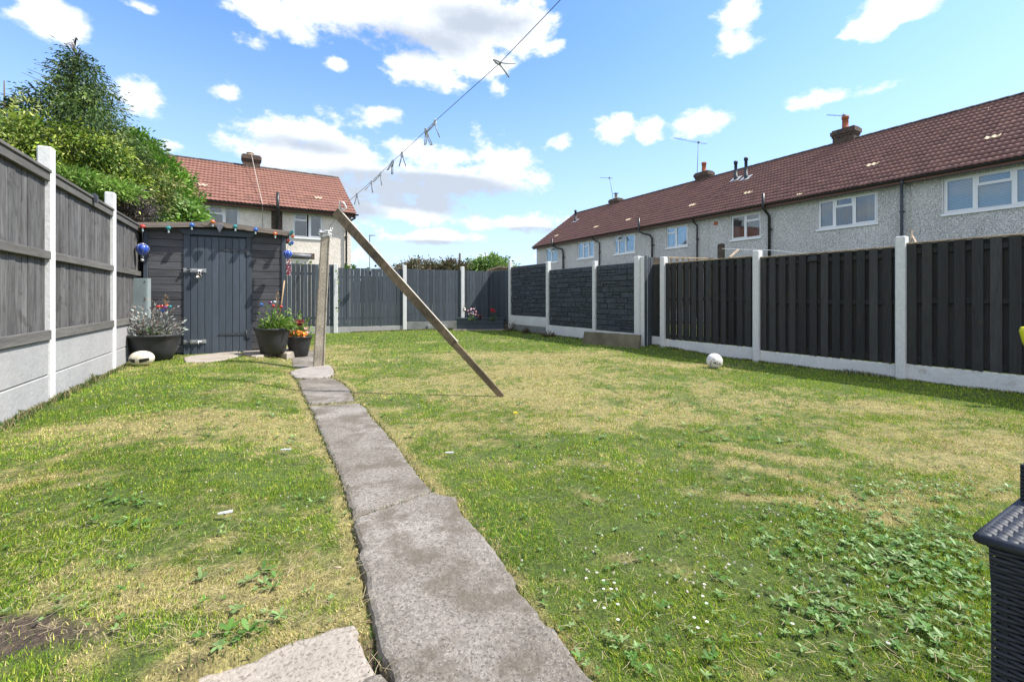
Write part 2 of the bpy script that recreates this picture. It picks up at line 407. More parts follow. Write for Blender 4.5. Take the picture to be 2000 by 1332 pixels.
M['cable'] = material('cream_cable', (.55, .5, .42), .7, var=.1)
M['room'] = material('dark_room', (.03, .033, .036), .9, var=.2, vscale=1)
M['net'] = material('net_curtain', (.36, .37, .37), .9, var=.2, vscale=6, stretch=(1, 1, 10))
M['blind'] = material('white_blind', (.70, .74, .78), .6, var=.03)
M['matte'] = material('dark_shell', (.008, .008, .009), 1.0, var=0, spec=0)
M['rattan'] = material('black_rattan', (.036, .040, .050), .55, var=.15, vscale=12, bump=.0002, bscale=150, spec=.3)
M['ball_white'] = material('scuffed_white_ball', (.80, .78, .75), .45, var=.12, vscale=12, dark=(.62, .58, .54))
M['ball_cream'] = material('cream_rugby_ball', (.80, .72, .57), .5, var=.12, vscale=14)
M['black_print'] = material('black_print', (.02, .02, .02), .5, var=0)
M['mud'] = material('brown_ball_print', (.33, .17, .12), .6, var=.4, vscale=30)
M['cord'] = material('clothes_line', (.10, .11, .13), .6, var=.1)
M['white_cord'] = material('white_cord', (.72, .72, .72), .8, var=.1, vscale=20)
M['peg'] = material('pale_grey_peg', (.50, .54, .58), .35, var=.12, vscale=30, transl=.15)
M['peg_dark'] = material('grey_peg', (.22, .26, .30), .4, var=.12, vscale=30)
M['twig'] = material('twig_bark', (.14, .10, .07), .9, var=.2)
M['cane'] = material('bamboo_cane', (.50, .33, .18), .7, var=.2, vscale=20)
M['trunk'] = material('tree_bark', (.12, .095, .07), .95, var=.3, vscale=6, bump=.02, bscale=20)
M['balloon'] = material('blue_lantern_glass', (.015, .05, .30), .15, var=.5, vscale=18, dark=(.03, .10, .55), coat=.8)
M['silver'] = material('silver_trim', (.6, .6, .6), .3, var=.1, metal=.6)
M['slate'] = material('grey_slate_charm', (.16, .16, .18), .6, var=.3, vscale=30, bump=.003, bscale=60)
M['tank'] = material('lamp_grey', (.30, .32, .33), .5, var=.1)
M['yellow'] = material('yellow_plastic', (.62, .62, .02), .4, var=.08, vscale=12)
M['grey_pl'] = material('grey_plastic', (.42, .46, .52), .45, var=.08)
M['timber_pale'] = material('pale_timber', (.42, .32, .22), .85, var=.25, vscale=8, bump=.002, bscale=40)
M['thatch'] = material('shed_gable_wood', (.34, .26, .20), .9, var=.3, vscale=6)
def glassy(name, c):
    return material(name, c, .12, var=.15, vscale=25, coat=1.0)
M['g_red'] = glassy('red_glass', (.52, .035, .02)); M['g_orange'] = glassy('orange_glass', (.62, .13, .02)); M['g_teal'] = glassy('teal_glass', (.01, .22, .22))
M['g_blue'] = glassy('blue_glass', (.02, .12, .48)); M['g_purple'] = glassy('purple_glass', (.16, .02, .14)); M['g_pale'] = glassy('clear_glass', (.5, .62, .62))

def glass():
    mt = bpy.data.materials.new('window_glass'); mt.use_nodes = True; nt = mt.node_tree; N = nt.nodes; L = nt.links
    N.remove(N['Principled BSDF']); out = N['Material Output']
    tr = N.new('ShaderNodeBsdfTransparent'); tr.inputs[0].default_value = (.70, .77, .80, 1)
    gl = N.new('ShaderNodeBsdfGlossy'); gl.inputs['Roughness'].default_value = .03; gl.inputs[0].default_value = (.9, .95, 1, 1)
    fr = N.new('ShaderNodeLayerWeight'); fr.inputs[0].default_value = .35
    mr = N.new('ShaderNodeMapRange'); L.new(fr.outputs['Fresnel'], mr.inputs[0]); mr.inputs[3].default_value = .07; mr.inputs[4].default_value = .55
    mx = N.new('ShaderNodeMixShader'); L.new(mr.outputs[0], mx.inputs[0]); L.new(tr.outputs[0], mx.inputs[1]); L.new(gl.outputs[0], mx.inputs[2]); L.new(mx.outputs[0], out.inputs[0])
    return mt
M['glass'] = glass()

# ------------------------------------------------------------------ the ground
def path_d(x, y): return (.52 - .49 * y) - x          # metres to the left of the path line
def right_d(x, y): return (8.6 - .6 * y - x) * .857    # metres to the garden side of the right fence
def gz(x, y):
    x = np.asarray(x, float); y = np.asarray(y, float)
    z = .10 * sstep(.25, 1.2, path_d(x, y)) * sstep(14.0, 10.5, y)
    z = z - .07 * sstep(2.8, .2, right_d(x, y)) * sstep(9.6, 7.6, y)
    z = z + .02 * sstep(12.5, 14.0, y)
    return z
def g1(x, y): return float(gz(x, y))

# path slab outlines, metres
def outline(pts, z=.03): return [tuple(px_g(a, b, z)[:2]) for a, b in pts]
near_poly = outline([(790, 1420), (765, 1312), (745, 1268), (724, 1195), (715, 1140), (703, 1085), (690, 1010), (740, 992), (800, 972), (845, 957), (868, 963), (890, 968),
                     (903, 1000), (935, 1030), (962, 1062), (1000, 1115), (1008, 1140), (1052, 1190), (1055, 1200), (1085, 1225), (1122, 1272), (1172, 1334), (1240, 1420)])
mid_poly = outline([(688, 1003), (672, 950), (660, 915), (640, 873), (622, 832), (610, 800), (602, 790), (640, 787), (700, 783), (716, 792), (722, 806), (748, 832), (782, 872), (800, 898), (822, 925), (843, 948), (842, 954), (798, 968), (738, 988)])
far_poly = outline([(601, 786), (590, 765), (580, 741), (600, 737), (650, 735), (668, 744), (684, 756), (690, 770), (693, 779), (640, 783)])
beyond_poly = outline([(572, 716), (568, 700), (572, 689), (596, 684), (626, 684), (622, 700), (630, 716)], .02)
pad_poly = outline([(565, 727), (575, 721), (600, 716), (620, 712), (645, 712), (652, 722), (650, 729), (636, 735), (600, 737), (578, 736)], .04)
pale_poly = outline([(300, 1420), (345, 1336), (395, 1305), (440, 1292), (500, 1272), (560, 1248), (610, 1228), (650, 1212), (690, 1209), (702, 1216), (708, 1248), (722, 1276), (738, 1300), (752, 1334), (762, 1420)], .03)
stone_poly = outline([(690, 1420), (700, 1348), (712, 1330), (730, 1320), (746, 1318), (758, 1336), (766, 1375), (768, 1420)], .02)
DOORSTEP = [outline([(358, 700), (366, 697), (430, 690), (468, 687), (472, 694), (440, 703), (400, 708), (362, 708)], .105),
            outline([(476, 694), (474, 686), (520, 680), (540, 683), (536, 690), (500, 697)], .105),
            outline([(540, 690), (548, 683), (572, 681), (574, 687), (560, 692)], .105)]
def inside(poly, x, y, grow=0.0):
    P_ = np.array(poly); c = P_.mean(0)
    if grow: P_ = P_ + (P_ - c) / np.maximum(np.linalg.norm(P_ - c, axis=1, keepdims=True), 1e-6) * grow
    r = np.zeros(x.shape, bool); n = len(P_)
    for i in range(n):
        x0, y0 = P_[i]; x1, y1 = P_[(i + 1) % n]
        cnd = ((y0 > y) != (y1 > y)); 
        with np.errstate(divide='ignore', invalid='ignore'):
            xi = (x1 - x0) * (y - y0) / (y1 - y0 + 1e-12) + x0
        r ^= cnd & (x < xi)
    return r
def poly_dist(poly, x, y):
    d = np.full(x.shape, 9.0); n = len(poly)
    for i in range(n):
        x0, y0 = poly[i]; x1, y1 = poly[(i + 1) % n]; vx, vy = x1 - x0, y1 - y0
        t = np.clip(((x - x0) * vx + (y - y0) * vy) / (vx * vx + vy * vy + 1e-9), 0, 1)
        d = np.minimum(d, np.hypot(x - x0 - t * vx, y - y0 - t * vy))
    return d
ALLSLABS = [near_poly, mid_poly, far_poly, beyond_poly, pad_poly, pale_poly, stone_poly] + DOORSTEP

# dryness of the turf, 0 lush .. 1 straw; worn earth; both as plain maps over the garden
def gauss(x, y, px, py, sx, sy, rot=0.0):
    c = px_g(px, py); dx, dy = x - c.x, y - c.y; ca, sa = math.cos(rot), math.sin(rot)
    u, v = dx * ca + dy * sa, -dx * sa + dy * ca
    return np.exp(-.5 * ((u / sx) ** 2 + (v / sy) ** 2))
def dry_map(x, y):
    D = .38 + 1.1 * (fbm(x, y, .55, 11, 3) - .5)
    ca, sa = math.cos(.35), math.sin(.35); u = x * ca + y * sa; v = -x * sa + y * ca
    D += .95 * (fbm(u * .45, v * 1.5, 1.2, 31, 4) - .5)
    D += .85 * (fbm(x, y, 4.0, 51, 4, .7) - .5) + 1.1 * (fbm(x, y, 14, 55, 3, .7) - .5)
    D += .34 * gauss(x, y, 560, 760, .55, 1.2) + .12 * gauss(x, y, 470, 850, .5, .35) + .3 * gauss(x, y, 330, 745, .8, .25)
    D += .22 * gauss(x, y, 900, 700, 2.3, 1.7) + .22 * gauss(x, y, 1150, 745, 1.4, .8) + .30 * gauss(x, y, 1350, 705, .8, .5) + .3 * gauss(x, y, 1660, 790, .55, .2)
    D += .25 * gauss(x, y, 1250, 830, .6, .35)
    D += .75 * gauss(x, y, 1480, 885, .30, .05, -.6) + .8 * gauss(x, y, 1535, 930, .05, .14, .5) + .75 * gauss(x, y, 1540, 978, .24, .04, -.2) + .7 * gauss(x, y, 1150, 970, .03, .13, .7)
    D += .6 * gauss(x, y, 1230, 1090, .20, .04, -.5) + .6 * gauss(x, y, 1740, 1015, .10, .05)
    D += .5 * gauss(x, y, 60, 1000, .4, .25) + .45 * gauss(x, y, 560, 1130, .2, .12) + .5 * gauss(x, y, 300, 1200, .35, .10) + .4 * gauss(x, y, 420, 1000, .25, .12)
    D += .25 * gauss(x, y, 130, 900, .7, .10, .3) + .15 * gauss(x, y, 250, 860, .5, .08, .3)
    D -= .45 * gauss(x, y, 200, 1010, .5, .12, .3) + .4 * gauss(x, y, 460, 930, .35, .12) + .35 * gauss(x, y, 330, 800, .8, .14, .2) + .3 * gauss(x, y, 530, 1060, .12, .2)
    D -= .36 * gauss(x, y, 1050, 850, .5, .35) + .38 * gauss(x, y, 860, 800, .4, .25) + .3 * gauss(x, y, 920, 1000, .12, .25) + .32 * gauss(x, y, 1300, 1080, .75, .38) + .42 * gauss(x, y, 1750, 1130, .45, .35) + .25 * gauss(x, y, 1150, 950, .35, .25)
    rd = right_d(x, y); D -= .75 * sstep(1.9, .5, rd) * sstep(15, 13, y)
    rb = (8.3 - .6 * y - x) * .857; D -= .55 * sstep(1.3, .2, rb) * sstep(9, 10, y)
    D -= .35 * sstep(11.0, 13.5, y - .46 * x) * 1.0
    D -= .22 * sstep(1.5, .0, (x + 1.846 + .553 * y) * .875)
    for p in (near_poly, mid_poly, far_poly, pad_poly, pale_poly): D += .6 * sstep(.10, .0, poly_dist(p, x, y))
    return np.clip(D, 0, 1.15)
def earth_map(x, y):
    E = .62 * gauss(x, y, 60, 1300, .22, .06, .1) + .5 * gauss(x, y, 30, 1345, .3, .08) + .9 * gauss(x, y, 760, 1290, .05, .14, -.3) + .5 * gauss(x, y, 480, 1190, .09, .03)
    E = E + .55 * (fbm(x, y, 6, 71, 3) - .5) + .25 * (fbm(x, y, 1.1, 75, 2) - .55)
    for p in (pale_poly, near_poly, mid_poly): E = E + .30 * sstep(.07, .0, poly_dist(p, x, y))
    E = E + .4 * sstep(.16, .02, (x + 1.846 + .553 * y) * .875) + .35 * sstep(.12, .0, right_d(x, y))
    return np.clip(E, 0, 1)

def lawn():
    xs = np.concatenate([np.arange(-9.3, -3.0, .08), np.arange(-3.0, 3.0, .03), np.arange(3.0, 9.6, .08)])
    ys = np.concatenate([np.arange(-1.5, .8, .2), np.arange(.8, 4.0, .03), np.arange(4.0, 8.0, .06), np.arange(8.0, 17.2, .12)])
    X, Y = np.meshgrid(xs, ys); Z = gz(X, Y) + .012 * (fbm(X, Y, 3.5, 91, 3) - .5)
    bank = ((X + .0) > -1.1) & (X < .1)
    D = dry_map(X, Y); E = earth_map(X, Y)
    for p in ALLSLABS:
        Z = Z - .035 * inside(p, X, Y, -.012)
    Z = Z - .03 * gauss(X, Y, 752, 1290, .025, .12, -.35)
    n = fbm(X, Y, 25, 5, 2)[..., None]
    green = np.array([.12, .175, .022]); straw = np.array([.42, .36, .13]); earth = np.array([.125, .088, .058])
    t = sstep(.25, .85, D)[..., None]
    C = green * (1 - t) + straw * t; C = C * (.65 + .65 * n)
    e = sstep(.35, .75, E)[..., None]; C = C * (1 - e) + earth * (.8 + .4 * n) * e
    ny, nx = X.shape
    me = bpy.data.meshes.new('lawn')
    v = np.stack([X, Y, Z], -1).reshape(-1, 3)
    i = np.arange(ny - 1)[:, None] * nx + np.arange(nx - 1)[None]
    q = np.stack([i, i + 1, i + nx + 1, i + nx], -1).reshape(-1, 4)
    me.vertices.add(len(v)); me.vertices.foreach_set('co', v.ravel())
    me.loops.add(q.size); me.loops.foreach_set('vertex_index', q.ravel())
    me.polygons.add(len(q)); me.polygons.foreach_set('loop_start', np.arange(0, q.size, 4)); me.polygons.foreach_set('loop_total', np.full(len(q), 4))
    me.update(calc_edges=True); me.polygons.foreach_set('use_smooth', np.ones(len(q), bool))
    ca = me.color_attributes.new('Col', 'FLOAT_COLOR', 'POINT')
    ca.data.foreach_set('color', np.concatenate([C.reshape(-1, 3), np.ones((len(v), 1))], 1).ravel())
    me.materials.append(M['lawn'])
    o = link(bpy.data.objects.new('lawn', me)); tag(o, kind='structure')
lawn()
gb = MB(); gb.v = [(-400, -400, -.22), (400, -400, -.22), (400, 400, -.22), (-400, 400, -.22)]; gb.f = [(0, 1, 2, 3)]; gb.sm = [False]
tag(gb.build('ground', M['ground']), kind='structure')

def tri_mesh(name, v, ntri_faces, C, mat, kind=None, label=None, parent=None, cat=None):
    """v (n,k,3) polygons of k corners each, C (n,3) colour per polygon or (n,k,3)"""
    me = bpy.data.meshes.new(name); n, k = v.shape[:2]
    me.vertices.add(n * k); me.vertices.foreach_set('co', v.reshape(-1).astype(np.float32))
    me.loops.add(n * k); me.loops.foreach_set('vertex_index', np.arange(n * k))
    me.polygons.add(n); me.polygons.foreach_set('loop_start', np.arange(0, n * k, k)); me.polygons.foreach_set('loop_total', np.full(n, k))
    me.update(calc_edges=True)
    if C.ndim == 2: C = np.repeat(C[:, None], k, 1)
    ca = me.color_attributes.new('Col', 'FLOAT_COLOR', 'POINT')
    ca.data.foreach_set('color', np.concatenate([C.reshape(-1, 3), np.ones((n * k, 1))], 1).ravel().astype(np.float32))
    me.materials.append(mat)
    o = link(bpy.data.objects.new(name, me), parent, W[parent.name] if parent else None)
    if parent:  # keep world coordinates
        o.matrix_local = W[parent.name].inverted(); W[o.name] = Matrix.Identity(4)
    return tag(o, label, cat, None, kind)

def in_garden(x, y):
    return (right_d(x, y) > .03) & (((8.3 - .6 * y - x) * .857 > .04) | (y < 9.45)) & ((x + 1.846 + .553 * y) > .06) & ((15.19 + .46 * x - y) > .1)
def shed_clear(x, y):
    s = (x + 5.58) * .894 + (y - 6.89) * .447; d = (x + 5.58) * .447 - (y - 6.89) * .894
    return ~((s > -.05) & (s < 1.98) & (d < .02) & (d > -1.8))

def grass():
    bands = [(1.0, 1.7, 42000, .0022, .022), (1.7, 2.6, 24000, .0028, .025), (2.6, 4.0, 11000, .0038, .028), (4.0, 6.5, 4300, .0058, .031), (6.5, 10.0, 1700, .0095, .034), (10.0, 15.5, 600, .016, .038)]
    out_v, out_c = [], []
    r = np.random.default_rng(3)
    for (y0, y1, dens, wd, ln) in bands:
        xl, xr = max(-1.18 * y1 - .1, -8.2), min(1.18 * y1 + .1, 8.0)
        n = int(dens * (y1 - y0) * (xr - xl))
        x = r.uniform(xl, xr, n); y = r.uniform(y0, y1, n)
        k = (np.abs(x) < 1.17 * y + .12) & in_garden(x, y) & shed_clear(x, y)
        x, y = x[k], y[k]
        E = earth_map(x, y); tuft = fbm(x, y, 14, 120, 3)
        k = (r.random(len(x)) > sstep(.25, .7, E) * .93) & (r.random(len(x)) < .62 + 1.0 * sstep(.3, .65, tuft))
        x, y, E, tuft = x[k], y[k], E[k], tuft[k]
        k = np.ones(len(x), bool)
        for p in ALLSLABS:
            xa = np.array(p)[:, 0]; ya = np.array(p)[:, 1]
            cand = (x > xa.min() - .1) & (x < xa.max() + .1) & (y > ya.min() - .1) & (y < ya.max() + .1)
            ii = np.where(cand)[0]
            if len(ii): k[ii] &= ~inside(p, x[ii], y[ii])
        x, y, tuft = x[k], y[k], tuft[k]; n = len(x)
        D = dry_map(x, y)
        z = gz(x, y) - .004
        isdry = r.random(n) < sstep(.12, .95, D + .25 * (r.random(n) - .5)) * .93
        h = ln * r.uniform(.35, 1.2, n) * (.4 + .85 * tuft) * np.where(isdry, .85, 1.0)
        rd = right_d(x, y); h *= 1 + .8 * sstep(.25, .0, rd)
        a = r.uniform(0, 2 * np.pi, n) + 0.0; 
        flow = 2 * np.pi * fbm(x, y, 1.5, 150, 2) * 2
        a = np.where(r.random(n) < .5, flow + r.normal(0, .6, n), a)
        lean = np.abs(r.normal(.75, .40, n)).clip(.05, 1.45) + np.where(isdry, .25, 0)
        lean = lean.clip(0, 1.5)
        w = wd * r.uniform(.6, 1.3, n)
        dx, dy = np.cos(a), np.sin(a); b = r.uniform(0, 2 * np.pi, n); wx, wy = np.cos(b), np.sin(b)
        m1 = .5 * h; l1 = lean * .55; mx = x + dx * np.sin(l1) * m1; my = y + dy * np.sin(l1) * m1; mz = z + np.cos(l1) * m1
        tx = mx + dx * np.sin(lean) * m1; ty = my + dy * np.sin(lean) * m1; tz = mz + np.cos(lean) * m1
        q = np.stack([np.stack([x - wx * w / 2, y - wy * w / 2, z], -1), np.stack([x + wx * w / 2, y + wy * w / 2, z], -1),
                      np.stack([mx + wx * w * .42, my + wy * w * .42, mz], -1), np.stack([tx, ty, tz], -1), np.stack([mx - wx * w * .42, my - wy * w * .42, mz], -1)], 1)
        gsel = sstep(.2, .8, fbm(x, y, 1.7, 200, 3))[:, None] * .6 + r.random((n, 1)) * .4
        g = np.array([.12, .28, .018]) * (1 - gsel) + np.array([.28, .42, .030]) * gsel
        d = np.array([.78, .66, .29]) * (1 - r.random((n, 1)) * .5)
        mid = (r.random(n) < .34)[:, None]
        g = np.where(mid, np.array([.50, .53, .08]), g)
        far = sstep(4, 10, y)[:, None]
        c = np.where(isdry[:, None], d, g) * r.uniform(.7, 1.25, (n, 1))
        out_v.append(q); out_c.append(c)
    v = np.concatenate(out_v); c = np.concatenate(out_c)
    print('grass blades', len(v))
    tri_mesh('grass', v, 3, c, M['grass'], 'stuff', 'short mown patchy green and straw coloured grass covering the garden', None, 'grass')
grass()

def rosettes():
    r = np.random.default_rng(12); vs, cs = [], []
    def leaf(c, a, tilt, L_, Wd, col):
        d = np.array([math.cos(a) * math.cos(tilt), math.sin(a) * math.cos(tilt), math.sin(tilt)]); s = np.array([-math.sin(a), math.cos(a), 0]); up = np.array([0, 0, 1])
        k = [(0, 0, 0), (.35, .42, .10), (.75, .40, .12), (1, 0, .0), (.75, -.40, .12), (.35, -.42, .10)]
        vs.append(np.array([c + d * u * L_ + s * w * Wd + up * hh * L_ * .6 for u, w, hh in k])); cs.append(col * r.uniform(.7, 1.3))
    spots = []
    def scatter(n, px0, px1, py0, py1, size, dens=None):
        for _ in range(n):
            p = px_g(r.uniform(px0, px1), r.uniform(py0, py1)); spots.append((p.x, p.y, size * r.uniform(.6, 1.2)))
    for c in [(1780, 1130, .17, .13), (1850, 1080, .22, .12), (1700, 1060, .22, .12), (1880, 1180, .12, .10), (1650, 1180, .2, .08), (1830, 1270, .14, .05), (1700, 1000, .22, .06), (1790, 960, .25, .08), (1560, 1070, .14, .08)]:
        q = px_g(c[0], c[1])
        for _ in range(int(1500 * c[2] * c[3] * 3.0 + 12)): spots.append((q.x + r.normal(0, c[2]), q.y + r.normal(0, c[3]), .0165 * r.uniform(.4, 1.5)))
    for (a, b_, n, s) in [(a_, c_, n_, s_ * .62) for a_, c_, n_, s_ in [(270, 1030, 16, .035), (215, 1032, 8, .035), (240, 1070, 8, .04), (505, 1152, 5, .05), (530, 1245, 3, .06), (455, 1280, 4, .05), (1260, 1010, 7, .03), (1565, 1200, 5, .045), (1290, 1270, 6, .035), (1190, 1280, 5, .035), (600, 985, 5, .03),
                          (1180, 985, 5, .03), (1440, 965, 5, .03), (410, 1180, 3, .04), (650, 1290, 3, .04)]]:
        q = px_g(a, b_)
        for _ in range(n): spots.append((q.x + r.normal(0, .07), q.y + r.normal(0, .035), s * r.uniform(.6, 1.2)))
    scatter(260, 1000, 1900, 880, 1330, .015); scatter(120, 0, 700, 840, 1300, .015); scatter(160, 300, 1600, 700, 880, .03)
    for (x, y, s) in spots:
        xx, yy = np.array([x]), np.array([y])
        if any(inside(p, xx, yy, .02)[0] for p in ALLSLABS) or not in_garden(xx, yy)[0]: continue
        c0 = np.array([x, y, g1(x, y) + .008 + r.uniform(0, .012)]); a0 = r.uniform(0, 6.28)
        col = np.array([.10, .21, .035]) if r.random() < .55 else np.array([.20, .31, .10])
        for k in range(r.integers(4, 8)): leaf(c0, a0 + k * 1.1 + r.normal(0, .3), r.uniform(.0, .6), s * r.uniform(.6, 1.3), s * .48, col)
    tri_mesh('broadleaf_weeds', np.array(vs), 4, np.array(cs), M['leaf'], 'stuff', 'patches of broad leaved weeds and clover among the grass', None, 'weeds')
    # white clover heads and daisies
    vs, cs = [], []
    ico = [(math.cos(a) * math.cos(e), math.sin(a) * math.cos(e), math.sin(e)) for e in (-.4, .5) for a in np.arange(0, 6.28, 1.2566)]
    def head(x, y, s, col):
        z = g1(x, y) + r.uniform(.018, .034)
        for k in range(9):
            a = r.uniform(0, 6.28); e = r.uniform(-.2, 1.5); d = np.array([math.cos(a) * math.cos(e), math.sin(a) * math.cos(e), math.sin(e)])
            c = np.array([x, y, z]) + d * s * .6; t = np.cross(d, [0, 0, 1.01]); t /= np.linalg.norm(t) + 1e-6; b_ = np.cross(d, t)
            vs.append(np.array([c + t * s * .6, c + b_ * s * .6, c - t * s * .6, c - b_ * s * .6])); cs.append(col * r.uniform(.8, 1.1))
    C_ = np.array([.66, .60, .55])
    lst = []
    for (cx, cy, sx, sy, n) in [(1400, 1000, .22, .10, 34), (1330, 1110, .28, .09, 24), (1190, 930, .25, .2, 26), (1100, 880, .3, .25, 26), (1450, 1130, .3, .12, 16), (1760, 960, .5, .12, 12), (1150, 1090, .1, .1, 5), (1500, 850, .8, .4, 14)]:
        q = px_g(cx, cy)
        for _ in range(n): lst.append((q.x + r.normal(0, sx), q.y + r.normal(0, sy), .0055))
    for _ in range(170):
        q = px_g(r.uniform(150, 1500), r.uniform(700, 840)); lst.append((q.x, q.y, .0065))
    for _ in range(26):
        q = px_g(r.uniform(20, 640), r.uniform(800, 1060)); lst.append((q.x, q.y, .005))
    for (x, y, s) in lst:
        if in_garden(np.array([x]), np.array([y]))[0] and not any(inside(p, np.array([x]), np.array([y]))[0] for p in ALLSLABS): head(x, y, s, C_)
    tri_mesh('clover_flowers', np.array(vs), 2, np.array(cs), M['petal'], 'stuff', 'small white clover heads dotted over the grass', None, 'flowers')
    vs, cs = [], []
    for (px, py) in [(1145, 1131), (1166, 1120), (1179, 1135), (1200, 1140), (1179, 1152), (1194, 1152), (1162, 1175), (1207, 1182), (1180, 1189), (1376, 1143), (1373, 1166), (1380, 1180), (1356, 1208), (1381, 1216), (1363, 1228), (1207, 1212), (1424, 1104), (1548, 1220), (1700, 947), (1735, 1258), (1672, 950)]:
        q = px_g(px, py, .03); z = g1(q.x, q.y) + .034
        for k in range(9):
            a = k * .698; d = np.array([math.cos(a), math.sin(a), .12]); s = np.array([-math.sin(a), math.cos(a), 0]); c = np.array([q.x, q.y, z])
            vs.append(np.array([c + d * .001, c + d * .0038 + s * .0014, c + d * .0058, c + d * .0038 - s * .0014])); cs.append(np.array([.74, .74, .72]))
        c = np.array([q.x, q.y, z + .0012]); vs.append(np.array([c + [.0018, 0, 0], c + [0, .0018, 0], c - [.0018, 0, 0], c - [0, .0018, 0]])); cs.append(np.array([.6, .42, .02]))
    tri_mesh('daisies', np.array(vs), 2, np.array(cs), M['petal'], 'stuff', 'white daisies with yellow centres in the lawn beside the path', None, 'flowers')
    # dry stalks and clippings lying on the turf
    vs, cs = [], []
    for _ in range(2200):
        px, py = r.uniform(0, 2000), r.uniform(860, 1332)
        if r.random() < .25: px, py = r.uniform(0, 760), r.uniform(1050, 1332)
        q = px_g(px, py); x, y = q.x, q.y
        if not in_garden(np.array([x]), np.array([y]))[0] or any(inside(p, np.array([x]), np.array([y]))[0] for p in ALLSLABS): continue
        a = r.uniform(0, 6.28); L_ = r.uniform(.015, .05); d = np.array([math.cos(a), math.sin(a), r.normal(0, .12)]); s = np.array([-d[1], d[0], 0]) * .0007
        c = np.array([x, y, g1(x, y) + r.uniform(.012, .028)]); b = c + d * L_ * .5 + s * r.normal(0, 4); e = c + d * L_
        vs.append(np.array([c - s, c + s, b + s, b - s])); cs.append(np.array([.52, .42, .25]) * r.uniform(.6, 1.2))
        vs.append(np.array([b - s, b + s, e + s, e - s])); cs.append(cs[-1])
    tri_mesh('dry_clippings', np.array(vs), 2, np.array(cs), M['grass'], 'stuff', 'dry straw stalks and clippings lying over the lawn', None, 'clippings')
    # long grass and weeds along the foot of the fences and around the slabs
    vs, cs = [], []
    edge = []
    for _ in range(2600):
        t = r.uniform(0, 1); y = 3.0 + t * 3.8; x = -1.846 - .553 * y + .07 + abs(r.normal(0, .04)); edge.append((x, y, .02 + .045 * (fbm(x, y, 2.5, 17, 2) ** 2) * 2))
    for _ in range(3500):
        y = r.uniform(4.0, 9.4); rd = .05 + abs(r.normal(0, .03)); x = 8.6 - .6 * y - rd / .857; edge.append((x, y, .03 + .06 * float(fbm(x, y, 2.5, 18, 2)) ** 2))
    for _ in range(1800):
        y = r.uniform(9.6, 14.6); x = 8.3 - .6 * y - .08 - abs(r.normal(0, .05)); edge.append((x, y, .05))
    for _ in range(2500):
        x = r.uniform(-4.6, -.9); y = 15.14 + .46 * x - .06 - abs(r.normal(0, .05)); edge.append((x, y, .045))
    for p in (near_poly, mid_poly, far_poly, pale_poly, pad_poly):
        for i in range(len(p)):
            a, b = p[i], p[(i + 1) % len(p)]; L_ = math.hypot(b[0] - a[0], b[1] - a[1])
            for _ in range(int(L_ * 170)):
                t = r.random(); edge.append((a[0] + (b[0] - a[0]) * t + r.normal(0, .012), a[1] + (b[1] - a[1]) * t + r.normal(0, .012), r.uniform(.015, .032)))
    for (x, y, h) in edge:
        h *= r.uniform(.5, 1.3); a = r.uniform(0, 6.28); l = r.uniform(.1, 1.0); w = .002 + .0006 * y
        z = g1(x, y); d = np.array([math.cos(a), math.sin(a), 0]); s = np.array([math.cos(a * 3), math.sin(a * 3), 0]) * w / 2
        c = np.array([x, y, z]); m_ = c + d * h * .2 * l + np.array([0, 0, h * .55]); e = c + d * h * .6 * l + np.array([0, 0, h * (1 - .3 * l)])
        dry = r.random() < .45
        vs.append(np.array([c - s, c + s, m_ + s, e, m_ - s])); cs.append((np.array([.40, .33, .17]) if dry else np.array([.075, .16, .03])) * r.uniform(.7, 1.2))
    tri_mesh('edge_grass', np.array(vs), 3, np.array(cs), M['grass'], 'stuff', 'untrimmed longer grass along the foot of the fences and slabs', None, 'grass')
rosettes()

# ------------------------------------------------------------------ path
def slab(name, poly, zt, zb, mat, parent, seed, rough=.0035, sub=.03):
    r = np.random.default_rng(seed); pts = []
    n = len(poly)
    for i in range(n):
        a, b = np.array(poly[i]), np.array(poly[(i + 1) % n]); k = max(1, int(np.linalg.norm(b - a) / sub))
        for j in range(k): pts.append(a + (b - a) * j / k)
    pts = np.array(pts); N_ = len(pts); t = np.roll(pts, -1, 0) - np.roll(pts, 1, 0); t /= np.linalg.norm(t, axis=1, keepdims=True) + 1e-9
    nn = np.stack([t[:, 1], -t[:, 0]], 1)
    area = .5 * np.sum(pts[:, 0] * np.roll(pts[:, 1], -1) - np.roll(pts[:, 0], -1) * pts[:, 1])
    if area < 0: nn = -nn
    pts = pts + nn * (r.normal(0, rough, (N_, 1)) + .6 * rough * np.sin(np.arange(N_) * .9 + seed)[:, None])
    mb = MB(); vs = []
    for off, z in ((-.020, zt), (-.006, zt - .006), (.0, zt - .018), (.004, zb)):
        for p, q in zip(pts, nn): vs.append((p[0] + q[0] * off, p[1] + q[1] * off, z + (r.normal(0, .0015) if z < zt else 0)))
    fs = [tuple(range(N_))]
    for k in range(3):
        for i in range(N_): fs.append((k * N_ + i, k * N_ + (i + 1) % N_, (k + 1) * N_ + (i + 1) % N_, (k + 1) * N_ + i))
    mb.add(vs, fs)
    return mb.build(name, mat, parent)
pth = empty('path', (0, 3, 0), kind='structure')
slab('path_slab', near_poly, .028, -.10, M['slab'], pth, 1)
slab('path_slab', mid_poly, .014, -.08, M['slab'], pth, 2)
slab('path_slab', far_poly, .012, -.08, M['slab'], pth, 3)
slab('path_slab', beyond_poly, .012, -.08, M['slab'], pth, 4)
tag(slab('concrete_slab', pale_poly, .020, -.08, M['slab_pale'], None, 5, .005), 'pale rough broken concrete slab beside the near end of the path', 'slab')
tag(slab('paving_stone', stone_poly, .030, -.08, M['slab'], None, 6, .006), 'small grey stone set between pale slab and path edge', 'stone')
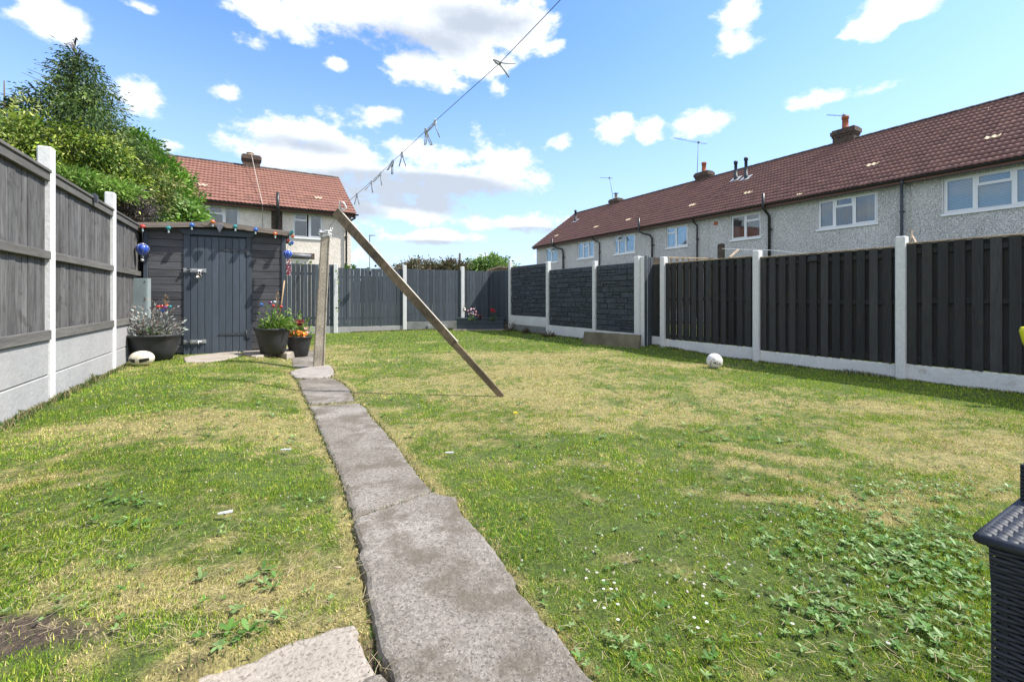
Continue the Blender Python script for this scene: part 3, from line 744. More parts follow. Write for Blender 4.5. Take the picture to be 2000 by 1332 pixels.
for i, (p, lb) in enumerate(zip(DOORSTEP, ['long weathered slab at the left foot of the shed door', 'weathered slab at the right foot of the shed door', 'pale slab under the front of the large flower pot right of the shed door'])):
    tag(slab('paving_slab', p, .118, .0, M['slab_pale'], None, 7 + i, .006), lb, 'slab', 'paving slabs in front of the shed')

# ------------------------------------------------------------------ fences
def jit(a): return random.uniform(-a, a)
# left fence: grey closeboard panels over two whitewashed concrete boards, white concrete posts
exL = Vector((-.553, 1, 0)).normalized()
FL = Fr((-3.10, 2.26), (exL.x, exL.y), (exL.y, -exL.x))     # n points into the garden
lf = empty('weathered_fence', (-4.03, 3.95, 0), 'weathered grey board fence on whitewashed concrete boards along the left of the garden', 'fence')

STEP = 1.93
for k in range(-1, 6):
    s = k * STEP
    top = 2.29 if k < 4 else 2.1
    if k < 3 or k == 5:
        bx('post', FL, s - .045, s + .045, -.055, .045, -.15, top, M['white_post'], lf, .012)
for k in range(-1, 5):
    s0, s1 = k * STEP + .05, (k + 1) * STEP - .05
    if k == 2: s1 -= .0
    bx('gravel_board', FL, s0 - .02, s1 + .02, -.02, .022, -.12, .318, M['white_wall'], lf, .008)
    bx('gravel_board', FL, s0 - .02, s1 + .02, -.02, .022, .324, .622, M['white_wall'], lf, .008)
    zb, zt = .625, 2.055
    s = s0
    while s < s1 - .02:
        w = min(random.uniform(.095, .125), s1 - s)
        bx('board', FL, s, s + w - .003, -.012 + jit(.004), .003 + jit(.003), zb + .01, zt - .005 + jit(.004), M['wood_grey'], lf, .002, jit(.0012), jit(.03))
        s += w
    bx('rail', FL, s0, s1, .010, .045, zb, zb + .085, M['wood_rail'], lf, .004)
    bx('rail', FL, s0, s1, .010, .042, 1.315, 1.385, M['wood_rail'], lf, .004)
    bx('rail', FL, s0, s1, .010, .036, 1.985, zt, M['wood_rail'], lf, .004)
    bx('capping_rail', FL, s0, s1, -.03, .048, zt + .001, zt + .03, M['wood_rail'], lf, .005)
# small clip on the left fence rail
mbc = MB(); mbc.fbox(FL, 1 * STEP + 1.06, 1 * STEP + 1.12, .049, .075, 2.02, 2.10); mbc.fbox(FL, 1 * STEP + 1.075, 1 * STEP + 1.105, .03, .06, 2.09, 2.115)
tag(mbc.build('solar_light', M['iron'], origin=FL.p(STEP + 1.09, .05, 2.05)), 'small dark solar light clipped to the top rail of the weathered left fence', 'light')

# back fence: slate painted vertical boards
FB = Fr((-.64, 14.9), (-1, -.46), (.418, -.908))            # s runs right to left along the back
bf = empty('painted_fence', (-3.24, 13.71, 0), 'slate painted vertical board fence between white posts along the back of the garden', 'fence')
sB = lambda x: (-.64 - x) / .9085
posts_b = [sB(-1.58), sB(-3.24), sB(-5.0), sB(-5.0) + 1.93, sB(-5.0) + 3.86]
for i, s in enumerate(posts_b):
    bx('post', FB, s - .055, s + .055, -.05, .06, -.15, (1.985, 1.975, 1.965, 2.0, 2.0)[i], M['white_post'], bf, .010)
bx('corner_post', FB, .0, .07, -.05, .02, -.1, 1.87, M['blue_fence'], bf, .006)
segs = [(.075, posts_b[0] - .055, .30, 1.865), (posts_b[0] + .055, posts_b[1] - .055, .27, 1.865), (posts_b[1] + .055, posts_b[2] - .055, .17, 1.855), (posts_b[2] + .055, posts_b[3] - .055, .20, 1.93), (posts_b[3] + .055, posts_b[4] - .055, .2, 1.93)]
for (a, b, zb, zt) in segs:
    bx('gravel_board', FB, a - .02, b + .02, -.02, .02, -.1, zb - .004, M['white_wall'] if zb < .26 else M['grey_board'], bf, .006)
    s = a
    while s < b - .02:
        w = min(random.uniform(.088, .112), b - s)
        bx('board', FB, s, s + w - .005, .0 + jit(.004), .016 + jit(.005), zb + jit(.006), zt + jit(.005), M['blue_fence'], bf, .003, jit(.0015))
        s += w
    bx('rail', FB, a, b, -.035, -.003, zb + .2, zb + .27, M['blue_fence'], bf); bx('rail', FB, a, b, -.035, -.003, zt - .3, zt - .23, M['blue_fence'], bf)
# a brick and grey blocks in front of the gravel boards, and the short return beside the brick panels
tag(bx('concrete_block', FB, sB(-2.05), sB(-2.62), .03, .10, -.05, .16, M['grey_board'], None, .01), 'low grey concrete edging block at the foot of the back fence, left of the planter', 'block')

exR = Vector((-.6, 1, 0)).normalized()
FR2 = Fr((8.3 - .6 * 13.9, 13.9), (exR.x, exR.y), (-exR.y, exR.x))    # brick line, s grows to the back; n into garden
rt = empty('return_fence', FR2.p(.5, 0, 0), 'short dark vertical board panel between the back corner and the stone patterned panels', 'fence')
s = .06
while s < 1.12:
    bx('board', FR2, s, s + .094, -.01 + jit(.004), .008 + jit(.004), .15, 1.865 + jit(.006), M['blue_fence'], rt, .003); s += .1
bx('gravel_board', FR2, .04, 1.12, -.02, .02, -.1, .146, M['grey_board'], rt)

# concrete stone-pattern panels
def yb(y): return (y - 13.9) / exR.y
bp = empty('stone_panel_fence', FR2.p(yb(11.5), 0, 0), 'slate painted stone patterned concrete panel fence with white posts right of the back corner', 'fence')
pb = [yb(13.9), yb(12.2), yb(10.6), yb(9.42)]
for i, s in enumerate(pb[:3]):
    bx('post', FR2, s - .045, s + .045, -.05, .065, -.15, (2.10, 1.965, 1.845)[i], M['white_post'], bp, .010)
bx('post', FR2, pb[3] - .03, pb[3] + .085, -.02, .09, -.12, 1.85, M['white_post'], bp, .010)
bx('post', FR2, pb[3] - .13, pb[3] - .033, -.12, .03, -.12, 1.84, M['white_post'], bp, .010)
def stone_panel(a, b, zb, zt):
    # backing slab, joints recessed between proud stones
    bx('panel_back', FR2, a, b, -.025, .0, zb, zt, M['brick'], bp)
    z = zb + .004; rows = int(round((zt - zb) / .125)); rh = (zt - zb) / rows; n = 0
    for r_ in range(rows):
        z0 = zb + r_ * rh; s = a + .004
        while s < b - .02:
            w = random.choice([.26, .34, .45, .55]); w = min(w, b - .004 - s)
            if b - s - w < .09: w = b - .004 - s
            if random.random() < .3 and w > .25:
                bx('stone', FR2, s, s + w - .016, .002, .020 + jit(.006), z0 + .007, z0 + rh * .5 - .004, M['brick'], bp, .008)
                bx('stone', FR2, s, s + w - .016, .002, .022 + jit(.006), z0 + rh * .5 + .007, z0 + rh - .007, M['brick'], bp, .008)
            else:
                bx('stone', FR2, s, s + w - .016, .002, .024 + jit(.006), z0 + .007, z0 + rh - .007, M['brick'], bp, .010)
            s += w
for (i, j, zb, zt) in ((1, 0, .475, 1.935), (2, 1, .27, 1.735), (3, 2, .25, 1.735)):
    a, b = pb[i] + (.045 if i < 3 else .088), pb[j] - .045
    stone_panel(a, b, zb, zt)
    bx('gravel_board', FR2, a - .01, b + .01, -.02, .020, (.2 if i == 1 else -.1), zb - .004, M['white_board'], bp, .01)
    if i == 1: bx('gravel_board', FR2, a - .01, b + .01, -.02, .012, -.1, .196, M['grey_board'], bp, .01)

# right fence: hit and miss, stained black
FR = Fr((8.6 - .6 * 9.46, 9.46), (-exR.x, -exR.y), (-exR.y, exR.x))   # s grows towards the camera; n into garden
def yr(y): return (9.46 - y) / exR.y
rf = empty('black_fence', FR.p(yr(7), 0, 0), 'black hit and miss board fence between white posts along the right of the garden', 'fence')
pr = [yr(9.2), yr(7.54), yr(5.90), yr(5.90 - 1.64), yr(5.90 - 3.28), yr(5.9 - 4.92)]
for i, s in enumerate(pr):
    bx('post', FR, s - .052, s + .052, -.05, .085, -.2, (1.815, 1.77, 1.78, 1.78, 1.78, 1.78)[i], M['white_post'], rf, .012)
def hit_miss(a, b, zb, zt, n):
    pitch = (b - a) / n; wd = pitch * .64
    for k in range(n):
        s = a + k * pitch + .002; bx('board', FR, s, s + wd, .012, .028 + jit(.002), zb + jit(.003), zt - .004, M['black_fence'], rf, .002, jit(.0015))
    for k in range(n):
        s = a + (k + .5) * pitch; bx('board', FR, s, min(s + wd, b), -.034, -.020, zb + jit(.003), zt - .004, M['black_fence'], rf, .002)
    for z0, z1 in ((zb + .03, zb + .10), ((zb + zt) / 2 + .01, (zb + zt) / 2 + .075), (zt - .13, zt - .065)):
        bx('rail', FR, a, b, -.018, .010, z0, z1, M['black_rail'], rf)
    bx('capping_rail', FR, a, b, -.036, .030, zt, zt + .018, M['timber_pale'], rf)
for i in range(5):
    a, b = pr[i] + .052, pr[i + 1] - .052
    zb, zt = ((.165, 1.675), (.125, 1.645), (.14, 1.675), (.14, 1.67), (.14, 1.67))[i]
    hit_miss(a, b, zb, zt, 12)
    bx('gravel_board', FR, a - .02, b + .02, -.02, .025, -.25, zb - .006, M['white_board'], rf, .014)
bx('board', FR, .0, .10, -.012, .012, .15, 1.68, M['black_fence'], rf); bx('board', FR, .105, pr[0] - .055, .0, .016, .15, 1.68, M['black_fence'], rf)
bx('gravel_board', FR, .0, pr[0] - .03, -.02, .04, -.1, .2, M['white_board'], rf, .01)
# narrow return that joins the two lines
P0, P1 = FR2.p(pb[3] - .14, .02, 0), FR.p(.0, .0, 0)
FG = Fr((P0.x, P0.y), ((P1 - P0).x, (P1 - P0).y)); Lg = (P1 - P0).length
rg = empty('narrow_fence', P0, 'narrow dark board panel closing the gap between stone panels and black fence', 'fence')
nb = 3
for k in range(nb): bx('board', FG, .01 + k * Lg / nb, (k + 1) * Lg / nb - .004, -.01, .008 + jit(.004), -.02, 1.86 - .02 * k, M['blue_fence'], rg)
# dark weather box on the black fence
o = bx('solar_light', FR, pr[1] + .80, pr[1] + .92, .03, .07, 1.53, 1.60, M['black_print'], None, .008); tag(o, 'small black box light near the top of the black fence, second full panel', 'light')

# ------------------------------------------------------------------ houses
TILE_W, GAUGE = .30, .325
def tile_mesh(mat, lift=.030, length=.36, w=TILE_W):
    n = 9; hs = [0, .012, .024, .012, 0, .012, .024, .012, 0] if False else None
    xs = [i / 8 for i in range(9)]; prof = [.004, .020, .026, .018, .0, .008, .022, .026, .004]
    prof = [.024 * (.5 + .5 * math.cos(4 * math.pi * x)) ** .8 for x in xs]
    vs = []
    for x, h in zip(xs, prof): vs.append((x * w, 0, h + lift))
    for x, h in zip(xs, prof): vs.append((x * w, length, h))
    for x, h in zip(xs, prof): vs.append((x * w, 0, h + lift - .026))
    fs = [(i, i + 1, i + 10, i + 9) for i in range(8)] + [(i + 18, i + 19, i + 1, i) for i in range(8)]
    return vs, fs
def roof_tiles(house, roof, fr, s0, s1, d0, z0, run, rise, mat, skip=()):
    """tiles on the garden side slope: s along the eave, t up the slope"""
    L_ = math.hypot(run, rise); rows = int(L_ / GAUGE) + 1; up = (fr.n * (-run) + Vector((0, 0, rise))) / L_
    nrm = (fr.n * rise + Vector((0, 0, run))) / L_
    o = fr.p(s0, d0, z0); nc = int((s1 - s0) / TILE_W); w = (s1 - s0) / nc
    vs, fs = tile_mesh(mat, w=w)
    me = bpy.data.meshes.new('roof_tile'); me.from_pydata(vs, [], fs); me.materials.append(mat)
    me.polygons.foreach_set('use_smooth', [True] * 8 + [False] * 8); me.update()
    lst = []
    for r in range(rows):
        for c in range(nc):
            p = o + fr.ex * (c * w) + up * (r * GAUGE)
            if r == rows - 1: p = o + fr.ex * (c * w) + up * (L_ - .37)
            q = p + fr.ex * w / 2
            vis = q.y > 1 and abs(q.x / q.y) < 1.14
            lst.append(((q - Vector((0, 0, H))).length + (0 if vis else 1000), c, r, p))
    lst.sort(key=lambda a: a[0])
    B = Matrix.Identity(4)
    def mat4(p):
        Mx = Matrix.Identity(4)
        for i in range(3): Mx[i][0] = fr.ex[i]; Mx[i][1] = up[i]; Mx[i][2] = nrm[i]; Mx[i][3] = p[i]
        return Mx
    far = MB(); cols = []
    for k, (d, c, r, p) in enumerate(lst):
        p = p + nrm * random.uniform(0, .006) + up * random.uniform(-.004, .004)
        if k < 300:
            link(bpy.data.objects.new('roof_tile', me), roof, mat4(p))
        else:
            Mx = mat4(p); far.add([Mx @ Vector(v) for v in vs], fs)
    ft = far.build('roof_tiles', mat, roof); ft['kind'] = 'stuff'
    ft.data.polygons.foreach_set('use_smooth', ([True] * 8 + [False] * 8) * (len(far.f) // 16))
    return o, up, nrm, L_

def window(house, fr, s0, s1, z0, z1, layout, back='net', reveal=.07, open_=None, sill=True):
    """layout: list of (fraction0, fraction1, kind) across the window in order of s; kind 'full', 'split' (small light over a large one)"""
    w = MB(); fw = .055; d0, d1 = -reveal - .05, -reveal + .01
    def rail(a, b, c, d, dd=0): w.fbox(fr, a, b, d0, d1 + dd, c, d)
    rail(s0, s1, z0, z0 + fw); rail(s0, s1, z1 - fw, z1); rail(s0, s0 + fw, z0 + fw, z1 - fw); rail(s1 - fw, s1, z0 + fw, z1 - fw)
    panes = []
    W_ = s1 - s0
    for (a, b, kind) in layout:
        x0, x1 = s0 + a * W_, s0 + b * W_
        if b < .99: rail(x1 - .035, x1 + .035, z0 + fw, z1 - fw, .004)
        cx0, cx1 = max(x0 + .03, s0 + fw), min(x1 - .03, s1 - fw)
        sp = [(z0 + fw, z1 - fw)] if kind in ('full', 'sash') else [(z0 + fw, z1 - .36), (z1 - .33, z1 - fw)]
        if len(sp) == 2: rail(cx0, cx1, z1 - .37, z1 - .32, .006)
        for i, (a0, a1) in enumerate(sp):
            e = .04 if (kind in ('full',) or i == 1) else .012
            # opening light frame, proud of the outer frame
            w.fbox(fr, cx0, cx1, d1, d1 + .018, a0, a0 + e); w.fbox(fr, cx0, cx1, d1, d1 + .018, a1 - e, a1)
            w.fbox(fr, cx0, cx0 + e, d1, d1 + .018, a0 + e, a1 - e); w.fbox(fr, cx1 - e, cx1, d1, d1 + .018, a0 + e, a1 - e)
            panes.append((cx0 + e, cx1 - e, a0 + e, a1 - e))
    o = w.build('window', M['upvc'], house, fr.p((s0 + s1) / 2, 0, z0))
    for (a, b, c, d) in panes:
        m_ = MB().fbox(fr, a, b, d1 - .012, d1 - .004, c, d); m_.build('pane', M['glass'], o)
    if sill:
        m_ = MB().fbox(fr, s0 - .04, s1 + .04, -reveal - .01, .05, z0 - .07, z0 - .004); m_.build('sill', M['upvc'], o)
        m_ = MB()
        for a in (s0 - .012, s1 + .001): m_.fbox(fr, a, a + .011, -reveal - .02, .008, z0 - .002, z1 + .01)
        m_.build('reveal', M['upvc'], o)
    m_ = MB().fbox(fr, s0 - .1, s1 + .1, -.85, -.80, z0 - .2, z1 + .2); m_.build('room_shade_sheet', M['room'], o)  # sheet whose dark colour stands in for the unlit room
    if back == 'net' or back == 'side':
        m_ = MB(); n = 14
        rngs = [(s0 + fw, s1 - fw)] if back == 'net' else [(s0 + fw, s0 + .22 * W_), (s1 - .2 * W_, s1 - fw)]
        for (a, b) in rngs:
            vs = []; k = 26
            for i in range(k + 1):
                x = a + (b - a) * i / k; dd = -reveal - .12 + .018 * math.sin(i * 1.9)
                vs += [fr.p(x, dd, z0 + .03), fr.p(x, dd, z1 - .06)]
            m_.add(vs, [(2 * i, 2 * i + 2, 2 * i + 3, 2 * i + 1) for i in range(k)])
        m_.build('curtain', M['net'], o)
    if back == 'blind':
        z = z0 + .06
        while z < z1 - .05:
            bx('blind_slat', fr, s0 + .06, s1 - .06, -reveal - .10, -reveal - .095, z, z + .040, M['blind'], o, .001); z += .047
    return o

def wall_with_windows(house, fr, length, ztop, zb, zt, wins, mat, depth=8.2, thick=.25):
    """front wall as bands and piers round real openings, then the other walls"""
    w = MB(); w.fbox(fr, 0, length, -thick, 0, -.2, zb); w.fbox(fr, 0, length, -thick, 0, zt, ztop)
    s = 0
    for (a, b) in sorted(wins): w.fbox(fr, s, a, -thick, 0, zb, zt); s = b
    w.fbox(fr, s, length, -thick, 0, zb, zt)
    w.fbox(fr, 0, .25, -depth, -thick, -.2, ztop); w.fbox(fr, length - .25, length, -depth, -thick, -.2, ztop); w.fbox(fr, .25, length - .25, -depth, -depth + .25, -.2, ztop)
    return w.build('wall', mat, house, fr.p(0, 0, 0))

def roof_shell(house, fr, s0, s1, run, rise, ze, oh=.3):
    L_ = 0; w = MB()
    prof = [(oh, ze - .02), (oh - run, ze + rise - .02), (oh - 2 * run, ze - .02), (oh - 2 * run, ze - .14), (oh - run, ze + rise - .16), (oh, ze - .14)]
    vs = [fr.p(s0, d, z) for d, z in prof] + [fr.p(s1, d, z) for d, z in prof]
    w.add(vs, [(0, 1, 7, 6), (1, 2, 8, 7), (2, 3, 9, 8), (3, 4, 10, 9), (4, 5, 11, 10), (5, 0, 6, 11), (0, 5, 4, 1), (1, 4, 3, 2), (6, 7, 10, 11), (7, 8, 9, 10)])
    return w.build('roof', M['tile_r'] if run == TRUN else M['tile_l'], house, fr.p(s0, oh - run, ze + rise))
def gable(house, fr, s, ztop, run, rise, mat, th=.25, oh=.3):
    w = MB(); a = [(-.001, ztop), (oh - run, ztop + rise - .2), (2 * (oh - run), ztop)]
    vs = [fr.p(s, d, z) for d, z in a] + [fr.p(s + th, d, z) for d, z in a]
    w.add(vs, [(0, 1, 2), (3, 5, 4), (0, 3, 4, 1), (1, 4, 5, 2), (2, 5, 3, 0)]); return w.build('gable', mat, house, fr.p(s, -4, ztop))
def ridge_tiles(roof, fr, s0, s1, run, rise, ze, oh=.3):
    n = int((s1 - s0) / .45); st = (s1 - s0) / n; k = 7
    vs = []
    for x, lift in ((0, .0), (st + .01, .012)):
        for i in range(k):
            a = math.pi * i / (k - 1); vs.append((x, .135 * math.cos(a), .10 * math.sin(a) - .05 + lift))
        for i in range(k):
            a = math.pi * i / (k - 1); vs.append((x, .118 * math.cos(a), .085 * math.sin(a) - .05 + lift))
    fs = [(i, i + 1, i + 1 + 2 * k, i + 2 * k) for i in range(k - 1)] + [(i, i + k, i + k + 1, i + 1) for i in range(k - 1)] + [(i + 2 * k, i + 2 * k + 1, i + 3 * k + 1, i + 3 * k) for i in range(k - 1)]
    me = bpy.data.meshes.new('ridge_tile'); me.from_pydata(vs, [], fs); me.materials.append(M['ridge']); me.update()
    for j in range(n):
        link(bpy.data.objects.new('ridge_tile', me), roof, fr.m(s0 + j * st, oh - run, ze + rise + .03))
def vent_tile(roof, px, py, plane, fr, up, nrm, sz=.28):
    p = px_plane(px, py, plane[0], plane[1]); w = MB(); vs = []
    for j in range(2):
        for i in range(9):
            x = (i / 8 - .5) * sz * 1.2; h = .045 + .020 * math.cos(4 * math.pi * i / 8)
            vs.append(p + fr.ex * x + up * (j * sz * .8) + nrm * (h + (.02 if j == 0 else 0)))
    vs += [v - nrm * .04 for v in vs]
    fs = [(i, i + 1, i + 10, i + 9) for i in range(8)] + [(i, i + 18, i + 19, i + 1) for i in range(8)] + [(0, 9, 27, 18), (8, 26, 35, 17), (9, 10, 28, 27)]
    w.add(vs, fs); return w.build('vent_tile', M['vent'], roof, p)
def chimney(roof, fr, p, z0, ztop, wx=.95, wd=.5, pots=(), mats='brickwork'):
    """p: point on the ridge; s extent wx along the ridge"""
    F2 = Fr((p.x, p.y), (fr.ex.x, fr.ex.y), (fr.n.x, fr.n.y)); w = MB()
    c = ztop
    w.fbox(F2, -wx / 2 + .05, wx / 2 - .05, -wd / 2 + .05, wd / 2 - .05, z0 - .7, c - .34)
    w.fbox(F2, -wx / 2 + .02, wx / 2 - .02, -wd / 2 + .02, wd / 2 - .02, c - .34, c - .24)
    w.fbox(F2, -wx / 2 - .02, wx / 2 + .02, -wd / 2 - .02, wd / 2 + .02, c - .24, c - .07)
    w.fbox(F2, -wx / 2 + .03, wx / 2 - .03, -wd / 2 + .03, wd / 2 - .03, c - .07, c)
    ch = w.build('chimney', M[mats], roof, Vector((p.x, p.y, z0)))
    for (s, hgt, r, mt, cowl) in pots:
        q = F2.p(s, 0, 0); m_ = MB()
        m_.lathe((q.x, q.y, c - .04), [(r * 1.25, 0), (r * 1.25, .08), (r, .10), (r * .92, hgt * .8), (r * 1.12, hgt * .82), (r * 1.12, hgt), (r * .8, hgt)], 14)
        o = m_.build('chimney_pot', M[mt], roof)
        if cowl:
            m_ = MB(); m_.lathe((q.x, q.y, c - .04 + hgt), [(r * .7, 0), (r * .7, .12), (r * 1.9, .14), (.02, .22)], 14); m_.build('cowl', M['alu'], roof)
    return ch

TRUN, TRISE, TZE = 4.2, 3.03, 5.0
aT = math.hypot(.56, 1)
FT = Fr((1.94, 35.9), (.56 / aT, -1 / aT), (-1 / aT, -.56 / aT))
def sT(px): r = (px - 1000) / F; return (35.9 - 22.05 / (.56 + r)) * aT
TLEN = 33.5
terrace = empty('terraced_houses', FT.p(15, 0, 0), 'long grey pebbledashed terrace with brown red tiled roof behind the black fence', 'house')
WZ0, WZ1 = 3.68, 4.80
FULL, SPLIT = 'full', 'split'
tw = [(1066, 1089, [(0, .5, FULL), (.5, 1, SPLIT)], 'side'), (1127.5, 1160.5, [(0, .36, FULL), (.36, .66, SPLIT), (.66, 1, FULL)], 'net'),
      (1199, 1240, [(0, .22, FULL), (.22, .55, SPLIT), (.55, 1, FULL)], 'side'), (1301, 1343, [(0, .45, SPLIT), (.45, 1, FULL)], 'net'),
      (1427.5, 1485.5, [(0, .5, FULL), (.5, 1, SPLIT)], 'none'), (1597, 1714, [(0, .3, FULL), (.3, .62, SPLIT), (.62, 1, FULL)], 'side'),
      (1842, 2062, [(0, .32, FULL), (.32, .66, SPLIT), (.66, 1, FULL)], 'blind')]
wins = []
for (a, b, lay, back) in tw: wins.append((sT(a), sT(b)))
wall_with_windows(terrace, FT, TLEN, 5.02, WZ0, WZ1, wins, M['render_grey'])
for (a, b, lay, back), (s0, s1) in zip(tw, wins):
    if back == 'none':
        o = window(terrace, FT, s0, s1, WZ0, WZ1, lay, 'side')
    else: o = window(terrace, FT, s0, s1, WZ0, WZ1, lay, back)
    if a in (1199, 1066):   # top hung light standing open
        c = .22 if a == 1199 else .5; e = .55 if a == 1199 else 1.0
        x0, x1 = s0 + (s1 - s0) * c + .03, s0 + (s1 - s0) * e - .03
        pA, pB = FT.p(x0, -.02, WZ1 - .06), FT.p(x1, -.02, WZ1 - .06); dn = (FT.n * .22 + Vector((0, 0, -.26)))
        m_ = MB(); t = .018
        for (u, v) in ((pA, pB), (pA + dn, pB + dn), (pA, pA + dn), (pB, pB + dn)): m_.bar(u, v, .045, .03)
        m_.build('open_light', M['upvc'], o); m_ = MB(); m_.add([pA, pB, pB + dn, pA + dn], [(0, 1, 2, 3)]); m_.build('pane', M['glass'], o)
gable(terrace, FT, 0, 5.02, TRUN, TRISE, M['render_grey']); gable(terrace, FT, TLEN - .25, 5.02, TRUN, TRISE, M['render_grey'])
rt_ = roof_shell(terrace, FT, -.12, TLEN + .1, TRUN, TRISE, TZE)
o_, up_, nr_, L_ = roof_tiles(terrace, rt_, FT, -.14, TLEN + .1, .34, TZE + .0, TRUN + .04, TRISE + .02, M['tile_r'])
ridge_tiles(rt_, FT, -.14, TLEN + .1, TRUN, TRISE, TZE)
planeT = (o_, nr_)
def gutter(house, fr, s0, s1, z, d=.36):
    w = MB(); k = 9; vs = []
    for s in (s0, s1):
        for i in range(k):
            a = math.pi + math.pi * i / (k - 1); vs.append(fr.p(s, d + .065 * math.cos(a), z + .065 * math.sin(a)))
        for i in range(k):
            a = math.pi + math.pi * i / (k - 1); vs.append(fr.p(s, d + .058 * math.cos(a), z + .058 * math.sin(a)))
    fs = [(i, i + 1, i + 1 + 2 * k, i + 2 * k) for i in range(k - 1)] + [(i + k, i + 3 * k, i + 1 + 3 * k, i + 1 + k) for i in range(k - 1)] + [(0, 2 * k, 3 * k, k), (k - 1, 2 * k - 1, 4 * k - 1, 3 * k - 1)]
    w.add(vs, fs); return w.build('gutter', M['gutter'], house, fr.p((s0 + s1) / 2, d, z))
gutter(terrace, FT, -.1, TLEN, TZE - .02)
MB().fbox(FT, -.1, TLEN, .18, .285, TZE - .17, TZE - .035).build('fascia_board', M['gutter'], terrace)
MB().fbox(FT, -.1, TLEN, .0, .18, TZE - .09, TZE - .075).build('soffit', M['upvc'], terrace)
def pipe(house, fr, pts, r, mt, name='drain_pipe'):
    w = MB(); w.tube([fr.p(*p) for p in pts], r, 10)
    for z in (1.2, 2.6, 3.9):
        q = pts[-1]; 
        if z < pts[-2][2]: w.tube([fr.p(q[0], q[1], z), fr.p(q[0], q[1], z + .06)], r * 1.25, 10); w.fbox(fr, q[0] - r * 1.5, q[0] + r * 1.5, 0, q[1], z + .01, z + .05)
    return w.build(name, M[mt], house, fr.p(*pts[-1]))
# soil pipes that cut through the eave, rain pipes that swan-neck under the gutter
s = sT(1258); pipe(terrace, FT, [(s, .40, 5.52), (s, .40, 4.95), (s, .42, 4.80), (s + .25, .34, 4.62), (s + .62, .18, 4.50), (s + .72, .12, 4.3), (s + .72, .12, 0)], .055, 'gutter', 'soil_pipe')
s = sT(1087); pipe(terrace, FT, [(s, .40, 5.35), (s, .40, 4.95), (s + .1, .38, 4.80), (s + .5, .30, 4.62), (s + .95, .18, 4.50), (s + 1.0, .12, 4.3), (s + 1.0, .12, 0)], .06, 'gutter', 'soil_pipe')
s = sT(1502); pipe(terrace, FT, [(s, .42, 5.45), (s, .42, 4.85), (s + .04, .30, 4.70), (s + .09, .12, 4.5), (s + .10, .12, 0)], .06, 'gutter', 'soil_pipe')
s = sT(1173); pipe(terrace, FT, [(s - .4, .36, 4.93), (s - .4, .36, 4.82), (s - .2, .2, 4.68), (s, .09, 4.55), (s, .09, 0)], .04, 'gutter', 'rain_pipe')
s = sT(1364); pipe(terrace, FT, [(s - .05, .36, 4.93), (s - .05, .36, 4.82), (s, .09, 4.62), (s, .09, 4.5), (s, .09, 0)], .04, 'gutter', 'rain_pipe')
s = sT(1764); pipe(terrace, FT, [(s + .1, .36, 4.93), (s + .1, .36, 4.84), (s, .10, 4.64), (s, .10, 4.5), (s, .10, 0)], .042, 'pipe_blue', 'rain_pipe')
for pxx, mt in ((1779, 'cable'), (1385, 'cable')):
    s = sT(pxx); w = MB(); w.tube([FT.p(s, .01, 4.9), FT.p(s, .01, 2)], .008, 6); w.build('cable', M[mt], terrace)
s = sT(1398); MB().fbox(FT, s - .1, s + .12, 0, .015, 4.50, 4.66).build('air_brick', M['clay'], terrace)
s = sT(1285); MB().fbox(FT, s - .1, s + .1, 0, .15, 4.88, 4.93).build('bracket', M['cable'], terrace)
# pale rendered band low on the near end
for (px, py) in ((1086, 463), (1163, 446), (1226, 432), (1351, 404), (1460, 380), (1703, 326), (1938, 273)): vent_tile(rt_, px, py, planeT, FT, up_, nr_)
vent_tile(rt_, 1561, 383, planeT, FT, up_, nr_, .14)
for (px, py, hgt) in ((1124, 433, .85), (1437, 352, .95), (1457, 350, 1.05)):
    p = px_plane(px, py, *planeT); w = MB()
    w.lathe(p - Vector((0, 0, .1)), [(.10, 0), (.10, .35), (.075, .36), (.075, hgt), (.10, hgt), (.10, hgt + .14), (.06, hgt + .15)], 12); w.build('flue_pipe', M['iron'], rt_)
    q = p; w = MB(); w.add([q + nr_ * .05 + FT.ex * a + up_ * b for a, b in ((-.25, -.2), (.25, -.2), (.25, .3), (-.25, .3))], [(0, 1, 2, 3)]); w.build('flashing', M['lead'], rt_)
def onridge(fr, px, a_line):   # ridge line X = a_line - .56 Y
    r = (px - 1000) / F; Y = a_line / (.56 + r); return Vector((r * Y, Y, 0))
dr = TRUN - .3; aR = 22.05 + dr * aT
for (px, pyt, wx, pots) in ((1203, 389, .95, [(0, .30, .11, 'clay_pale', True)]), (1375, 337, .95, [(0, .62, .13, 'clay', False)]), (1652, 253, .95, [(-.02, .62, .13, 'clay', False)])):
    p = onridge(FT, px, aR); zt = H + (HZ - pyt) / F * p.y
    chimney(rt_, FT, p, TZE + TRISE, zt, wx, .6, pots)
def aerial(name, base, h, lean, boom_dir, length, n, label, el=.30, extra=None):
    root = empty(name, base, label, 'aerial', 'aerials on the chimneys')
    top = Vector(base) + Vector((lean, 0, h)); w = MB(); w.tube([base, top], .018, 6); w.build('mast', M['alu'], root)
    bd = Vector(boom_dir).normalized(); c = top - Vector((0, 0, .12)); a = c - bd * length * .25; b = c + bd * length * .75
    w = MB(); w.tube([a, b], .012, 5); w.build('boom', M['alu'], root)
    sd = bd.cross(Vector((0, 0, 1))).normalized()
    for i in range(n):
        q = a + (b - a) * (i + .5) / n; e = el * (1 - .4 * i / n); w = MB(); w.tube([q - sd * e / 2, q + sd * e / 2], .006, 4); w.build('element', M['alu'], root)
    w = MB(); w.fbox(WORLD, c.x - .05, c.x + .05, c.y - .04, c.y + .04, c.z - .05, c.z + .05); w.build('bracket', M['alu'], root)
    return root
